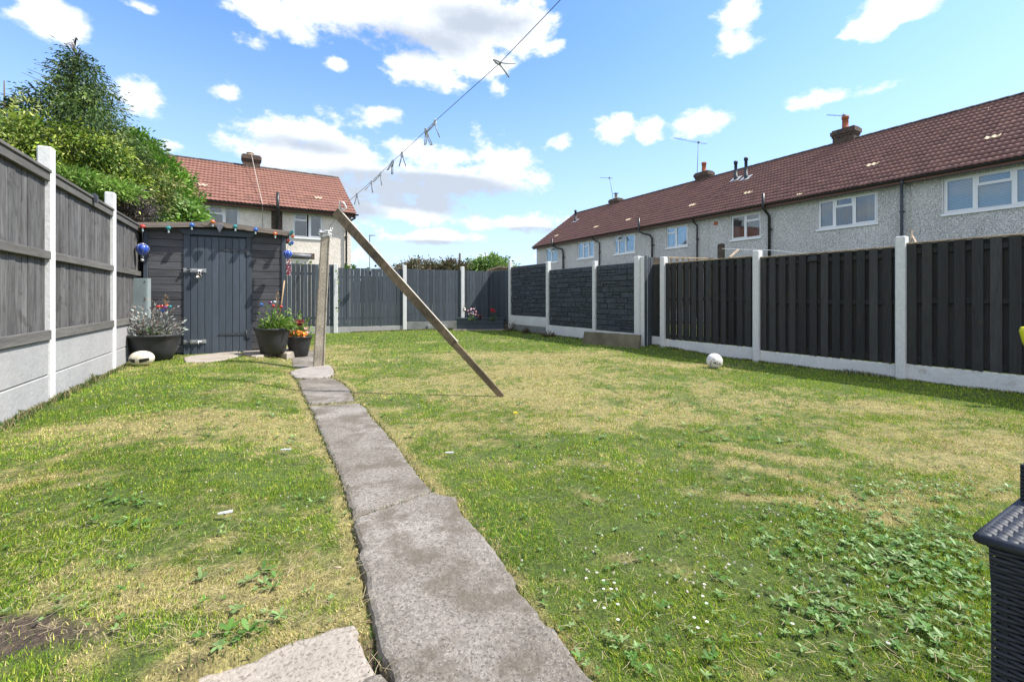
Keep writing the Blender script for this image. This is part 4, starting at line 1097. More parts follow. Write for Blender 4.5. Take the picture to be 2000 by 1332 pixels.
p = onridge(FT, 1361, aR); aerial('tv_aerial', (p.x, p.y, 8.1), 2.05 * p.y / 23.5, .1, (-.9, -.4, 0), 2.6, 13, 'tall straight aerial on the middle chimney of the terrace', .35)
p = onridge(FT, 1198, aR); aerial('tv_aerial', (p.x, p.y, 8.3), 1.75, -.3, (-.5, .3, .1), 1.0, 7, 'leaning aerial on the farthest chimney of the terrace', .5)
p = onridge(FT, 1648, aR); aerial('tv_aerial', (p.x, p.y, 8.5), .85, .0, (-.95, -.1, 0), 1.1, 12, 'low aerial boom beside the red pot of the nearest chimney', .2)

# left house
LRUN, LRISE, LZE = 4.2, 2.66, 5.02
FH = Fr((-7.78, 22.03), (-.85, -.527), (.527, -.85))
def sH(px): r = (px - 1000) / F; Y = 26.85 / (1 - .62 * r); return (22.03 - Y) / .527
HLEN = 13.5
house = empty('rendered_house', FH.p(6, 0, 0), 'cream rendered house with terracotta tiled roof behind the shed', 'house')
WA, WB = (sH(631), sH(573)), (sH(469), sH(372))
wall_with_windows(house, FH, HLEN, 5.04, 3.78, 4.90, [WA, WB], M['render_cream'])
window(house, FH, *WA, 3.78, 4.90, [(0, .46, FULL), (.52, 1, SPLIT)], 'none')
window(house, FH, *WB, 3.78, 4.90, [(0, .34, FULL), (.34, .66, SPLIT), (.66, 1, FULL)], 'side')
gable(house, FH, 0, 5.04, LRUN, LRISE, M['render_cream']); gable(house, FH, HLEN - .25, 5.04, LRUN, LRISE, M['render_cream'])
rh_ = roof_shell(house, FH, -.15, HLEN + .1, LRUN + 1e-4, LRISE, LZE)
oh_, uph_, nrh_, _ = roof_tiles(house, rh_, FH, -.17, HLEN + .1, .34, LZE, LRUN + .04, LRISE + .02, M['tile_l'])
ridge_tiles(rh_, FH, -.17, HLEN + .1, LRUN, LRISE, LZE)
gutter(house, FH, -.25, HLEN, LZE - .02)
MB().fbox(FH, -.1, HLEN, .18, .285, LZE - .17, LZE - .035).build('fascia_board', M['gutter'], house)
planeH = (oh_, nrh_)
for (px, py) in ((396, 365), (622, 390)): vent_tile(rh_, px, py, planeH, FH, uph_, nrh_)
s = sH(541); pipe(house, FH, [(s, .42, 5.65), (s, .42, 4.8), (s, .14, 4.5), (s, .14, 0)], .065, 'gutter', 'soil_pipe')
MB().fbox(FH, s - .22, s + .22, .002, .03, 1.0, 4.85).build('pipe_boarding', M['brickwork'], house)
s = .25; pipe(house, FH, [(-.1, .36, 4.93), (-.1, .34, 4.82), (.1, .2, 4.68), (s, .09, 4.50), (s, .09, 0)], .042, 'gutter', 'rain_pipe')
s = sH(586); m_ = MB(); m_.fbox(FH, s - .62, s + .62, .002, .012, 2.80, 3.06); m_.build('flue_recess', M['brickwork'], house)
m_ = MB(); m_.tube([FH.p(s + .5, .06, 2.93), FH.p(s - .45, .06, 2.93)], .09, 12); m_.build('flue_pipe', M['alu'], house)
rr = (491 - 1000) / F; Yr = (26.85 + dr / .85 * 1.0) / (1 - .62 * rr); pr_ = Vector((rr * Yr, Yr, 0))
chimney(rh_, FH, pr_, LZE + LRISE, H + (HZ - 305) / F * Yr, .85, .6, [(.05, .18, .16, 'clay_pale', False)])
w = MB(); q0 = Vector((pr_.x, pr_.y, LZE + LRISE + .5)) + FH.n * .33; q1 = px_plane(512, 400, *planeH) + nrh_ * .08; q2 = FH.p(sH(512), .38, 4.9)
w.tube([q0, q0 + (q1 - q0) * .5 - Vector((0, 0, .03)), q1, q2, FH.p(sH(513), .03, 4.6), FH.p(sH(513), .03, 3)], .012, 6); w.build('cable', M['cable'], house)

# ------------------------------------------------------------------ shed
FS = Fr((-5.58, 6.89), (.894, .447), (.447, -.894))
SW, SDEP, ZB = 1.92, 1.55, .11
shed = empty('garden_shed', FS.p(.96, 0, ZB), 'dark painted timber garden shed with slate blue plank door in the left corner', 'shed')
def topz(s): return 2.035 + .085 * (1 - abs(s - SW / 2) / (SW / 2))
w = MB(); w.fbox(FS, .02, SW - .02, -SDEP, -.03, ZB, 2.03); w.build('carcass', M['shed_trim'], shed)
rowh = .117; z = ZB + .03; k = 0
while z < 2.03:
    z1 = min(z + rowh - .006, 2.05)
    for a, b in ((.055, .50), (1.425, SW - .055)):
        bx('siding_board', FS, a, b, -.02 + jit(.002), -.004 + jit(.002), z, z1, M['shed_board'], shed, .004, 0)
    bx('siding_board', Fr(FS.p(SW, 0, 0)[:2], (-.447, .894), (.894, .447)), .06, SDEP - .06, -.02, -.004, z, z1, M['shed_board'], shed, .004)
    z += rowh
for a, b in ((0, .055), (SW - .055, SW)): bx('corner_trim', FS, a, b, -.03, .014, ZB, 2.03, M['shed_trim'], shed, .004)
bx('corner_trim', Fr(FS.p(SW, 0, 0)[:2], (-.447, .894), (.894, .447)), .0, .05, .001, .014, ZB, 2.03, M['shed_trim'], shed, .004)
# door frame and planks
DL, DR, DT = .592, 1.345, 1.955
bx('door_post', FS, .50, DL - .004, -.02, .014, ZB - .01, 1.99, M['shed_trim'], shed, .004); bx('door_post', FS, DR + .004, 1.425, -.02, .014, ZB, 1.99, M['shed_trim'], shed, .004)
m_ = MB(); lt = [(.44, 2.075), (.46, 2.02), (.50, 1.985), (1.425, 1.985), (1.465, 2.02), (1.485, 2.075)]
m_.add([FS.p(a, .016, b) for a, b in lt] + [FS.p(a, .034, b) for a, b in lt], [tuple(range(6)), tuple(range(11, 5, -1))] + [(i, (i + 1) % 6, (i + 1) % 6 + 6, i + 6) for i in range(6)])
m_.build('door_lintel', M['shed_trim'], shed)
door = MB().fbox(FS, DL, DR, -.012, -.002, ZB + .02, DT).build('door', M['shed_trim'], shed)
n = 8; wd = (DR - DL) / n
for k in range(n): bx('door_board', FS, DL + k * wd, DL + (k + 1) * wd - .005, -.001, .016 + jit(.0015), ZB - .02 + (.0 if k else .004), DT + jit(.003), M['shed_door'], door, .004)
def strap(z, nm):
    m_ = MB(); pts = [(DR - .005, z - .022), (DR - .36, z - .012), (DR - .385, z), (DR - .36, z + .010), (DR - .005, z + .022)]
    m_.add([FS.p(a, .018, b) for a, b in pts] + [FS.p(a, .023, b) for a, b in pts], [tuple(range(5)), tuple(range(9, 4, -1))] + [(i, (i + 1) % 5, (i + 1) % 5 + 5, i + 5) for i in range(5)])
    m_.fbox(FS, DR + .01, DR + .06, .015, .028, z - .075, z + .075); m_.tube([FS.p(DR + .003, .024, z - .06), FS.p(DR + .003, .024, z + .06)], .009, 8)
    m_.build(nm, M['iron'], door)
strap(1.76, 'hinge'); strap(.40, 'hinge')
def bolt(z, lock):
    m_ = MB(); m_.fbox(FS, .50, .54, .016, .022, z - .035, z + .035); m_.fbox(FS, .585, .80, .018, .024, z - .03, z + .03)
    m_.tube([FS.p(.505, .034, z), FS.p(.78, .034, z)], .010, 8)
    for a in (.51, .60, .67, .76): m_.fbox(FS, a, a + .022, .022, .050, z - .018, z + .018)
    m_.tube([FS.p(.70, .04, z), FS.p(.70, .07, z - .02), FS.p(.70, .06, z - .05)], .007, 6)
    m_.build('bolt', M['steel'], door)
bolt(1.42, True); bolt(.30, False)
m_ = MB(); c = FS.p(.705, .055, 1.335)
pts = [c + FS.ex * (.028 * math.cos(a)) + Vector((0, 0, .04 + .035 * math.sin(a))) for a in np.linspace(-.3, math.pi + .3, 12)]
m_.tube(pts, .006, 8)
pk = empty('padlock', c, 'round silver padlock hanging from the upper bolt of the shed door', 'padlock'); m_.build('shackle', M['steel'], pk)
m_ = MB(); k = 20; ring = [c + FS.ex * (.040 * math.cos(2 * math.pi * i / k)) + Vector((0, 0, .036 * math.sin(2 * math.pi * i / k))) for i in range(k)]
m_.add([p - FS.n * .016 for p in ring] + [p + FS.n * .016 for p in ring] + [c + (p - c) * .8 + FS.n * .024 for p in ring], [tuple(range(k))] + [(i, (i + 1) % k, (i + 1) % k + k, i + k) for i in range(k)] + [(i + k, (i + 1) % k + k, (i + 1) % k + 2 * k, i + 2 * k) for i in range(k)] + [tuple(range(3 * k - 1, 2 * k - 1, -1))], True)
m_.build('lock_body', M['brass'], pk)
# roof: two shallow felted slopes with weathered fascia
m_ = MB(); pf = [(-.07, 2.085), (SW / 2, 2.175), (SW + .07, 2.085), (SW + .07, 2.11), (SW / 2, 2.20), (-.07, 2.11)]
m_.add([FS.p(a, .10, b) for a, b in pf] + [FS.p(a, -SDEP - .08, b) for a, b in pf], [(0, 1, 4, 5), (1, 2, 3, 4), (6, 11, 10, 7), (7, 10, 9, 8)] + [(i, (i + 1) % 6, (i + 1) % 6 + 6, i + 6) for i in range(6)])
m_.build('roof', M['felt'], shed)
for sgn in (0, 1):
    a, b = (-.08, SW / 2 - .002) if sgn == 0 else (SW / 2 + .002, SW + .08)
    za, zb_ = (2.03, 2.115) if sgn == 0 else (2.115, 2.03)
    m_ = MB(); q = [(a, za), (b, zb_), (b, zb_ + .078), (a, za + .078)]
    m_.add([FS.p(s, .104, z) for s, z in q] + [FS.p(s, .122, z) for s, z in q], [(0, 1, 2, 3), (7, 6, 5, 4), (0, 4, 5, 1), (1, 5, 6, 2), (2, 6, 7, 3), (3, 7, 4, 0)])
    m_.build('fascia', M['fascia'], shed)
m_ = MB(); m_.add([FS.p(a, -.02, b) for a, b in ((.02, 2.02), (SW - .02, 2.02), (SW - .02, 2.09), (SW / 2, 2.18), (.02, 2.09))] + [FS.p(a, -.005, b) for a, b in ((.02, 2.02), (SW - .02, 2.02), (SW - .02, 2.09), (SW / 2, 2.18), (.02, 2.09))], [(0, 1, 2, 3, 4), (9, 8, 7, 6, 5)] + [(i, (i + 1) % 5, (i + 1) % 5 + 5, i + 5) for i in range(5)])
m_.build('gable_board', M['shed_board'], shed)

# string of glass bulbs along the shed fascia
def sS(px): r = (px - 1000) / F; Y = 9.675 / (1 - .5 * r); return (r * Y + 5.58) / .894
def zS(px, py): r = (px - 1000) / F; Y = 9.675 / (1 - .5 * r) - .12; return H + (HZ - py) / F * Y
lights = [(283.5, 443, 'g_red', 'red glass bulb'), (333, 446, 'g_teal', 'teal glass bulb'), (378, 440, 'g_blue', 'blue glass bulb'), (417.5, 434, 'g_orange', 'orange glass bulb'),
          (460.5, 443, 'g_teal', 'teal glass bulb'), (500, 449, 'g_blue', 'blue glass bulb'), (537, 457, 'g_orange', 'orange glass bulb'), (567.5, 456.5, 'g_teal', 'teal glass bulb')]
sl = empty('string_lights', FS.p(.96, .14, 2.12), 'string of coloured glass bulbs looped along the weathered front edge of the shed roof', 'lights')
pts = []
for i, (px, py, g, lb) in enumerate(lights):
    s, z = sS(px), zS(px, py); c = FS.p(s, .155, z)
    m_ = MB(); m_.ball(c, .034, 14, 10, sz=1.0); b_ = m_.build('bulb', M[g], sl, c); b_['label'] = lb
    tip = c + Vector((jit(.006), 0, -.055)); m_ = MB(); m_.lathe(tip, [(.010, -.022), (.014, -.01), (.010, .015), (.016, .03)], 8); m_.build('bulb_cap', M['g_pale'], sl)
    pts.append(c + Vector((0, 0, .03)))
    if i < len(lights) - 1:
        s2, z2 = sS(lights[i + 1][0]), zS(lights[i + 1][0], lights[i + 1][1]); pts.append(FS.p((s + s2) / 2, .135, (z + z2) / 2 + .025))
m_ = MB(); m_.tube(pts, .003, 5); m_.build('wire', M['cord'], sl)
m_ = MB(); c = FS.p(SW / 2 + .03, .15, 2.095)
dm = [(-.055, .05), (0, -.085), (.065, .04), (.02, .075)]
m_.add([c + FS.ex * a + Vector((0, 0, b)) for a, b in dm] + [c + FS.n * .02 + FS.ex * a * .85 + Vector((0, 0, b * .85)) for a, b in dm], [(3, 2, 1, 0), (4, 5, 6, 7)] + [(i, (i + 1) % 4, (i + 1) % 4 + 4, i + 4) for i in range(4)])
tag(m_.build('slate_charm', M['slate'], origin=c), 'grey pointed slate charm hanging at the peak of the shed roof', 'ornament')

def balloon(px, py, r, label, tassel=None):
    c = px_at(px, py, 9.675 / (1 - .5 * (px - 1000) / F) - .20 if px > 400 else 6.72)
    root = empty('balloon_lantern', c, label, 'ornament', 'balloon shaped lanterns hanging on the shed corners')
    m_ = MB(); k = 24; prof = [(.03, -1.15), (.18, -1.1), (.5, -.85), (.86, -.35), (1.0, .1), (.92, .45), (.7, .72), (.4, .86), (.2, .9)]
    m_.lathe(c, [(a * r, b * r) for a, b in prof], k); m_.build('globe', M['balloon'], root, c)
    m_ = MB(); m_.lathe(c + Vector((0, 0, .88 * r)), [(.42 * r, -.02 * r), (.42 * r, .10 * r), (.2 * r, .16 * r)], 16); m_.build('cap', M['silver'], root)
    for j in range(8):
        a = j * math.pi / 4; m_ = MB(); m_.tube([c + Vector((x * r * 1.012 * math.cos(a), x * r * 1.012 * math.sin(a), z * r)) for x, z in prof], .0018, 4); m_.build('rib', M['silver'], root)
    m_ = MB(); m_.tube([c + Vector((0, 0, r)), c + Vector((0, 0, r + .25))], .002, 4); m_.build('cord', M['cord'], root)
    if tassel is None:
        m_ = MB(); m_.lathe(c + Vector((0, 0, -2.15 * r)), [(.2 * r, 0), (.30 * r, .22 * r), (.22 * r, .4 * r)], 12)
        for a in (0, 2.1, 4.2): m_.tube([c + Vector((.2 * r * math.cos(a), .2 * r * math.sin(a), -1.8 * r)), c + Vector((.16 * r * math.cos(a), .16 * r * math.sin(a), -1.1 * r))], .003, 4)
        m_.build('basket', M['silver'], root)
    return root, c
balloon(278, 487, .084, 'blue balloon lantern with silver basket hanging at the left corner of the shed')
_, cb = balloon(562, 497, .072, 'blue balloon lantern hanging at the right corner of the shed')
# beaded tassel under it, and the bright flower charm above it
def beads(name, c, h, r, n, cols, label, size):
    root = empty(name, c, label, 'ornament'); groups = {}
    for i in range(n):
        a = random.uniform(0, 6.28); rr_ = r * math.sqrt(random.random()); p = Vector(c) + Vector((rr_ * math.cos(a), rr_ * math.sin(a), -h * random.random()))
        g = random.choice(cols); groups.setdefault(g, MB()).ball(p, size * random.uniform(.7, 1.2), 6, 4)
    for g, m_ in groups.items(): o = m_.build('beads', M[g], root); o['kind'] = 'stuff'
    return root
beads('bead_tassel', cb + Vector((.01, 0, -.085)), .27, .038, 150, ['g_red', 'g_red', 'ball_white', 'g_purple'], 'red and white beaded tassel hanging below the blue lantern at the right shed corner', .008)
cf = cb + Vector((.05, 0, .30)); fc = empty('flower_charm', cf, 'cluster of coloured glass flowers hanging at the top right corner of the shed', 'ornament')
for (dx, dz, g) in ((.03, .0, 'g_orange'), (-.04, -.07, 'g_red'), (.02, .07, 'g_teal'), (-.01, -.13, 'g_teal'), (.0, -.04, 'g_pale'), (.02, -.11, 'g_blue')):
    m_ = MB(); q = cf + Vector((dx, 0, dz))
    for j in range(5):
        a = j * 1.257; m_.ball(q + Vector((.019 * math.cos(a), 0, .019 * math.sin(a))), .015, 8, 5, sy=.4)
    m_.ball(q + Vector((0, -.008, 0)), .009, 6, 4); m_.build('glass_flower', M[g], fc, q)

# metal box at the shed corner
bo = px_at(258, 543, 6.62); FBX = Fr((bo.x, bo.y), (.95, .31))
m_ = MB(); m_.fbox(FBX, 0, .185, -.12, 0, .08, bo.z); 
mbx = empty('metal_cabinet', FBX.p(.09, 0, .08), 'tall grey green metal box between weathered fence and shed', 'box'); m_.build('case', M['metal_box'], mbx)
m_ = MB().fbox(FBX, .012, .173, .001, .010, .12, bo.z - .02); m_.build('cover', M['metal_box'], mbx)
for z in (bo.z - .05, bo.z - .32): m_ = MB(); m_.tube([FBX.p(.16, .009, z), FBX.p(.16, .016, z)], .008, 8); m_.build('screw', M['iron'], mbx)

# ------------------------------------------------------------------ trees and shrubs
def crown(name, blobs, leaf, aspect, cols, parent, n_per, seed, clump=.16, droop=0.0, flat=.0, hollow=.45, gap=.0, sprays=False):
    """blobs: (x,y,z,rx,ry,rz). leaves gathered in clumps spread through the outer part of each ellipsoid"""
    r = np.random.default_rng(seed); V, C = [], []
    cols = np.array(cols) * 1.3
    for (x, y, z, rx, ry, rz) in blobs:
        nc = max(2, int(n_per * (rx * ry * rz) ** .66))
        d = r.normal(size=(nc, 3)); d /= np.linalg.norm(d, axis=1, keepdims=True)
        rad = hollow + (1 - hollow) * r.random((nc, 1)) ** .5
        rad *= 1 + .16 * r.normal(size=(nc, 1)) * .8
        cc = np.array([x, y, z]) + d * rad * np.array([rx, ry, rz])
        nl = 34; size = r.uniform(.6, 1.4, (nc, 1)) * clump
        cen = np.repeat(cc, nl, 0); dd = np.repeat(d, nl, 0); sz = np.repeat(size, nl, 0)
        off = r.normal(size=(len(cen), 3)) * sz * np.array([1, 1, .6])
        off[:, 2] -= droop * np.linalg.norm(off[:, :2], axis=1)
        p = cen + off
        ccol = cols[r.integers(0, len(cols), nc)] * r.uniform(.75, 1.25, (nc, 1)); col = np.repeat(ccol, nl, 0) * r.uniform(.75, 1.3, (len(cen), 1))
        out = off / (np.linalg.norm(off, axis=1, keepdims=True) + 1e-6) * .8 + dd * .7 + r.normal(size=off.shape) * .45
        out[:, 2] -= droop * .6
        out /= np.linalg.norm(out, axis=1, keepdims=True)
        side = np.cross(out, np.array([0, 0, 1.0]) + r.normal(size=off.shape) * (.9 - flat)); side /= np.linalg.norm(side, axis=1, keepdims=True) + 1e-6
        up = np.cross(side, out)
        L_ = leaf * r.uniform(.6, 1.35, (len(p), 1)); Wd = L_ * aspect
        q = np.stack([p, p + out * L_ * .5 + side * Wd * .5 + up * L_ * .06, p + out * L_ - up * L_ * .1, p + out * L_ * .5 - side * Wd * .5 + up * L_ * .06], 1)
        V.append(q); C.append(col)
    return tri_mesh(name, np.concatenate(V), 2, np.concatenate(C), M['leaf'], None, None, parent)
def trunk_obj(name, pts, r0, r1, parent, mt='trunk'):
    k = len(pts); m_ = MB(); m_.tube(pts, [r0 + (r1 - r0) * i / (k - 1) for i in range(k)], 9); return m_.build(name, M[mt], parent)
def B_(px, py, Y, rx, ry, rz): p = px_at(px, py, Y); return (p.x, p.y, p.z, rx, ry, rz)

# tall dark conifer
b0 = px_at(150, 400, 8.9)
cf_ = empty('conifer_tree', (b0.x, b0.y, 0), 'tall dark green pointed conifer rising highest behind the weathered fence', 'tree')
trunk_obj('trunk', [(b0.x, b0.y, -.2), (b0.x + .05, b0.y, 2), (b0.x - .03, b0.y, 4), (b0.x - .08, b0.y, 5.7)], .14, .015, cf_)
bl = []
rr_ = random.Random(5)
zt_ = 5.85
for i in range(70):
    t = (i / 69.0); z = 2.4 + (zt_ - 2.4) * t; R_ = min(.10 + .78 * (zt_ - z), 1.35)
    a = i * 2.4; L_ = R_ * rr_.uniform(.45, 1.2)
    m_ = MB()
    for j in range(2):
        pass
    ex_, ey_ = math.cos(a) * L_, math.sin(a) * L_
    bl.append((b0.x + ex_ * .55, b0.y + ey_ * .55, z - .05, .14 + .32 * L_, .14 + .32 * L_, .12 + .10 * L_))
crown('crown', bl, .075, .34, [(.045, .085, .024), (.07, .12, .028), (.025, .05, .018), (.11, .16, .035)], cf_, 165, 21, clump=.11, droop=.6, hollow=.15)
m_ = MB()
for i in range(60):
    t = rr_.random(); z = 2.6 + (zt_ - 2.5) * t; a = rr_.uniform(0, 6.28); L_ = min(.12 + .78 * (zt_ - z), 1.35) * rr_.uniform(.6, 1.0)
    p = Vector((b0.x - .03, b0.y, z)); e = p + Vector((math.cos(a) * L_, math.sin(a) * L_, .10 + .1 * L_)); m_.tube([p, p + (e - p) * .5 + Vector((0, 0, .08)), e], [.014, .008, .003], 4)
m_.build('branch', M['twig'], cf_)
# yellow green shrub mass in front of it
s0_ = px_at(120, 380, 8.4)
sh = empty('golden_shrub', (s0_.x, s0_.y, 0), 'wide yellow green leafy shrub spilling over the weathered fence below the conifer', 'shrub')
trunk_obj('trunk', [(s0_.x, s0_.y, -.2), (s0_.x + .1, s0_.y, 1.5), (s0_.x, s0_.y + .1, 3)], .10, .03, sh)
crown('crown', [B_(30, 300, 8.0, .85, .8, .60), (*B_(110, 290, 8.3, .8, .8, .62)[:3], .8, .8, .62), B_(185, 320, 8.6, .75, .8, .6), B_(60, 380, 7.9, .7, .6, .5), B_(150, 385, 8.6, .8, .7, .55), B_(215, 375, 9.0, .6, .6, .5), B_(-20, 360, 7.7, .7, .7, .7)],
      .085, .38, [(.17, .25, .03), (.26, .33, .04), (.09, .16, .025), (.40, .43, .14), (.05, .09, .02)], sh, 300, 22, clump=.125, droop=.3, hollow=.35)
# sparse deciduous twigs at the left edge
s1_ = px_at(8, 260, 8.2)
bt = empty('slender_tree', (s1_.x, s1_.y, 0), 'slender loose leaved tree at the left edge behind the weathered fence', 'tree')
m_ = MB(); rr_ = random.Random(9); tips = []
m_.tube([(s1_.x, s1_.y, 0), (s1_.x - .05, s1_.y, 2), (s1_.x + .02, s1_.y, 3.6), (s1_.x, s1_.y, 4.9)], [.07, .05, .03, .008], 7)
for i in range(34):
    z = rr_.uniform(2.6, 4.8); a = rr_.uniform(0, 6.28); L_ = rr_.uniform(.3, .62) * (1.25 - (z - 2.6) / 3.2); p = Vector((s1_.x, s1_.y, z)); e = p + Vector((math.cos(a) * L_, math.sin(a) * L_, .2 * rr_.random()))
    m_.tube([p, p + (e - p) * .5 + Vector((0, 0, .06)), e], [.01, .006, .002], 4); tips += [e, p + (e - p) * .7]
m_.build('trunk', M['twig'], bt)
crown('crown', [(t.x, t.y, t.z, .12, .12, .10) for t in tips], .065, .5, [(.045, .085, .02), (.03, .06, .018), (.08, .11, .04)], bt, 60, 23, clump=.06, droop=.4, hollow=.1)
# bright cypress
c0_ = px_at(310, 400, 13.6)
cy = empty('cypress_tree', (c0_.x, c0_.y, 0), 'bright green rounded cypress left of the cream house', 'tree')
trunk_obj('trunk', [(c0_.x, c0_.y, -.2), (c0_.x, c0_.y, 2.5), (c0_.x, c0_.y, 4.8)], .12, .03, cy)
crown('crown', [B_(272, 292, 13.6, .42, .5, .5), B_(268, 330, 13.6, .75, .75, .7), B_(295, 345, 13.6, .65, .7, .65), B_(318, 380, 13.6, .75, .75, .75), B_(290, 400, 13.7, 1.1, .9, .9), B_(348, 410, 13.6, .55, .6, .55), B_(352, 440, 13.6, .75, .7, .6), B_(240, 330, 13.7, .6, .6, .7), B_(368, 420, 13.5, .30, .4, .35)],
      .12, .42, [(.085, .19, .02), (.12, .24, .025), (.055, .13, .018), (.15, .27, .04)], cy, 330, 24, clump=.085, droop=-.3, hollow=.6)
# yellow-green shrub between, purple leaved shrub, and broad bright laurel
s2_ = px_at(255, 385, 9.6)
s2 = empty('variegated_shrub', (s2_.x, s2_.y, 0), 'yellow edged shrub between conifer and cypress, above the fence', 'shrub')
trunk_obj('trunk', [(s2_.x, s2_.y, -.2), (s2_.x, s2_.y, 2.4)], .06, .02, s2)
crown('crown', [B_(245, 345, 9.8, .55, .5, .42), B_(285, 362, 9.9, .45, .5, .35), B_(215, 330, 9.7, .5, .5, .5), B_(300, 385, 10.1, .3, .3, .25), B_(250, 385, 9.8, .6, .5, .4)], .08, .4,
      [(.10, .15, .025), (.18, .20, .05), (.05, .09, .02), (.26, .26, .10)], s2, 380, 25, clump=.11, droop=.3, hollow=.5)
s3_ = px_at(245, 410, 8.7)
s3 = empty('purple_shrub', (s3_.x, s3_.y, 0), 'dusky purple grey fine twigged shrub above the fence beside the shed', 'shrub')
m_ = MB(); rr_ = random.Random(3); tips = []
for i in range(60):
    a = rr_.uniform(0, 6.28); L_ = rr_.uniform(.2, .62); p = Vector((s3_.x, s3_.y, 1.6)); e = p + Vector((math.cos(a) * L_ * .9, math.sin(a) * L_ * .7, rr_.uniform(.7, 1.45)))
    m_.tube([p, p + (e - p) * .5 + Vector((0, 0, .1)), e], [.010, .006, .002], 4); tips.append(e); tips.append(p + (e - p) * .8)
m_.tube([(s3_.x, s3_.y, -.1), (s3_.x, s3_.y, 1.7)], [.05, .03], 7); m_.build('branch', M['twig'], s3)
crown('crown', [(t.x, t.y, t.z, .18, .18, .13) for t in tips], .045, .4, [(.055, .045, .045), (.08, .065, .06), (.035, .03, .035), (.10, .085, .06)], s3, 60, 26, clump=.06, hollow=.1)
s4_ = px_at(335, 425, 11.0)
s4 = empty('laurel_shrub', (s4_.x, s4_.y, 0), 'glossy light green broad leaved shrub just above the left end of the shed roof', 'shrub')
trunk_obj('trunk', [(s4_.x, s4_.y, -.2), (s4_.x, s4_.y, 2.2)], .06, .03, s4)
crown('crown', [B_(322, 405, 11.0, .45, .5, .30), B_(352, 415, 11.2, .40, .4, .26), B_(300, 425, 10.8, .5, .5, .3), B_(340, 440, 11.0, .6, .5, .3), B_(375, 432, 11.3, .25, .3, .18)], .15, .36,
      [(.17, .29, .05), (.11, .22, .03), (.26, .36, .14), (.08, .17, .03)], s4, 240, 27, clump=.10, droop=.2, flat=.5, hollow=.5)
s5_ = px_at(160, 350, 7.8)
s5 = empty('fern_leaved_shrub', (px_at(205, 385, 8.0).x, px_at(205, 385, 8.0).y, 0), 'fresh green feathery shrub peeping over the fence between its two white posts', 'shrub')
trunk_obj('trunk', [px_at(190, 400, 8.0) * 1.0, px_at(190, 380, 8.0)], .03, .02, s5)
crown('crown', [B_(170, 362, 7.9, .35, .35, .12), B_(215, 375, 8.2, .35, .35, .14), B_(140, 350, 7.7, .25, .3, .1)], .13, .25, [(.16, .27, .05), (.22, .32, .08), (.10, .2, .03)], s5, 260, 28, clump=.08, hollow=.3)

# hedges beyond the back fence
hb = empty('brown_hedge', px_at(835, 560, 21) * 1.0, 'brownish hedge showing over the back fence right of the timber prop', 'hedge'); hb.location.z = 0; W[hb.name] = Matrix.Translation((hb.location.x, 21, 0))
trunk_obj('trunk', [(hb.location.x, 21, -.2), (hb.location.x, 21, 1.8)], .08, .04, hb)
crown('crown', [B_(785, 534, 21, .7, .6, .36), B_(820, 524, 21, .8, .7, .38), B_(860, 530, 21, .7, .6, .38), B_(885, 524, 21, .5, .6, .36), B_(850, 545, 21, 2.0, .7, .6)], .12, .45, [(.10, .085, .045), (.13, .10, .06), (.07, .075, .03), (.06, .05, .035)], hb, 220, 31, clump=.13, hollow=.5)
hg = empty('green_hedge', (px_at(950, 560, 22).x, 22, 0), 'light green bushy hedge above the back right corner of the fence', 'hedge')
trunk_obj('trunk', [(hg.location.x, 22, -.2), (hg.location.x, 22, 1.8)], .08, .04, hg)
crown('crown', [B_(925, 530, 22, .7, .6, .42), B_(960, 522, 22, .8, .7, .46), B_(985, 528, 22, .5, .6, .42), B_(950, 545, 22, 1.3, .7, .6)], .13, .5, [(.12, .21, .04), (.17, .26, .07), (.07, .14, .025)], hg, 220, 32, clump=.13, hollow=.5)
cg = px_at(975, 527, 18.5); m_ = MB()
gx = [(-.52, 0), (.0, .17), (.62, .10), (.62, .03), (.0, .09), (-.52, -.07)]
m_.add([(cg.x + a, 18.5, cg.z + b) for a, b in gx] + [(cg.x + a, 18.62, cg.z + b) for a, b in gx], [(5, 4, 1, 0), (4, 3, 2, 1), (6, 7, 10, 11), (7, 8, 9, 10)] + [(i, (i + 1) % 6, (i + 1) % 6 + 6, i + 6) for i in range(6)])
sg = empty('neighbour_shed', (cg.x, 18.5, 0), 'top of a small wooden gable shed peeping over the back corner', 'shed'); m_.build('barge_board', M['timber_pale'], sg)
m_ = MB(); m_.add([(cg.x - .48, 18.64, -.2), (cg.x + .6, 18.64, -.2), (cg.x + .6, 18.64, cg.z + .04), (cg.x, 18.64, cg.z + .12), (cg.x - .48, 18.64, cg.z - .04)] + [(cg.x - .48, 20, -.2), (cg.x + .6, 20, -.2), (cg.x + .6, 20, cg.z + .04), (cg.x, 20, cg.z + .12), (cg.x - .48, 20, cg.z - .04)], [(0, 1, 2, 3, 4), (9, 8, 7, 6, 5)] + [(i, (i + 1) % 5, (i + 1) % 5 + 5, i + 5) for i in range(5)])
m_.build('shed_body', M['thatch'], sg)
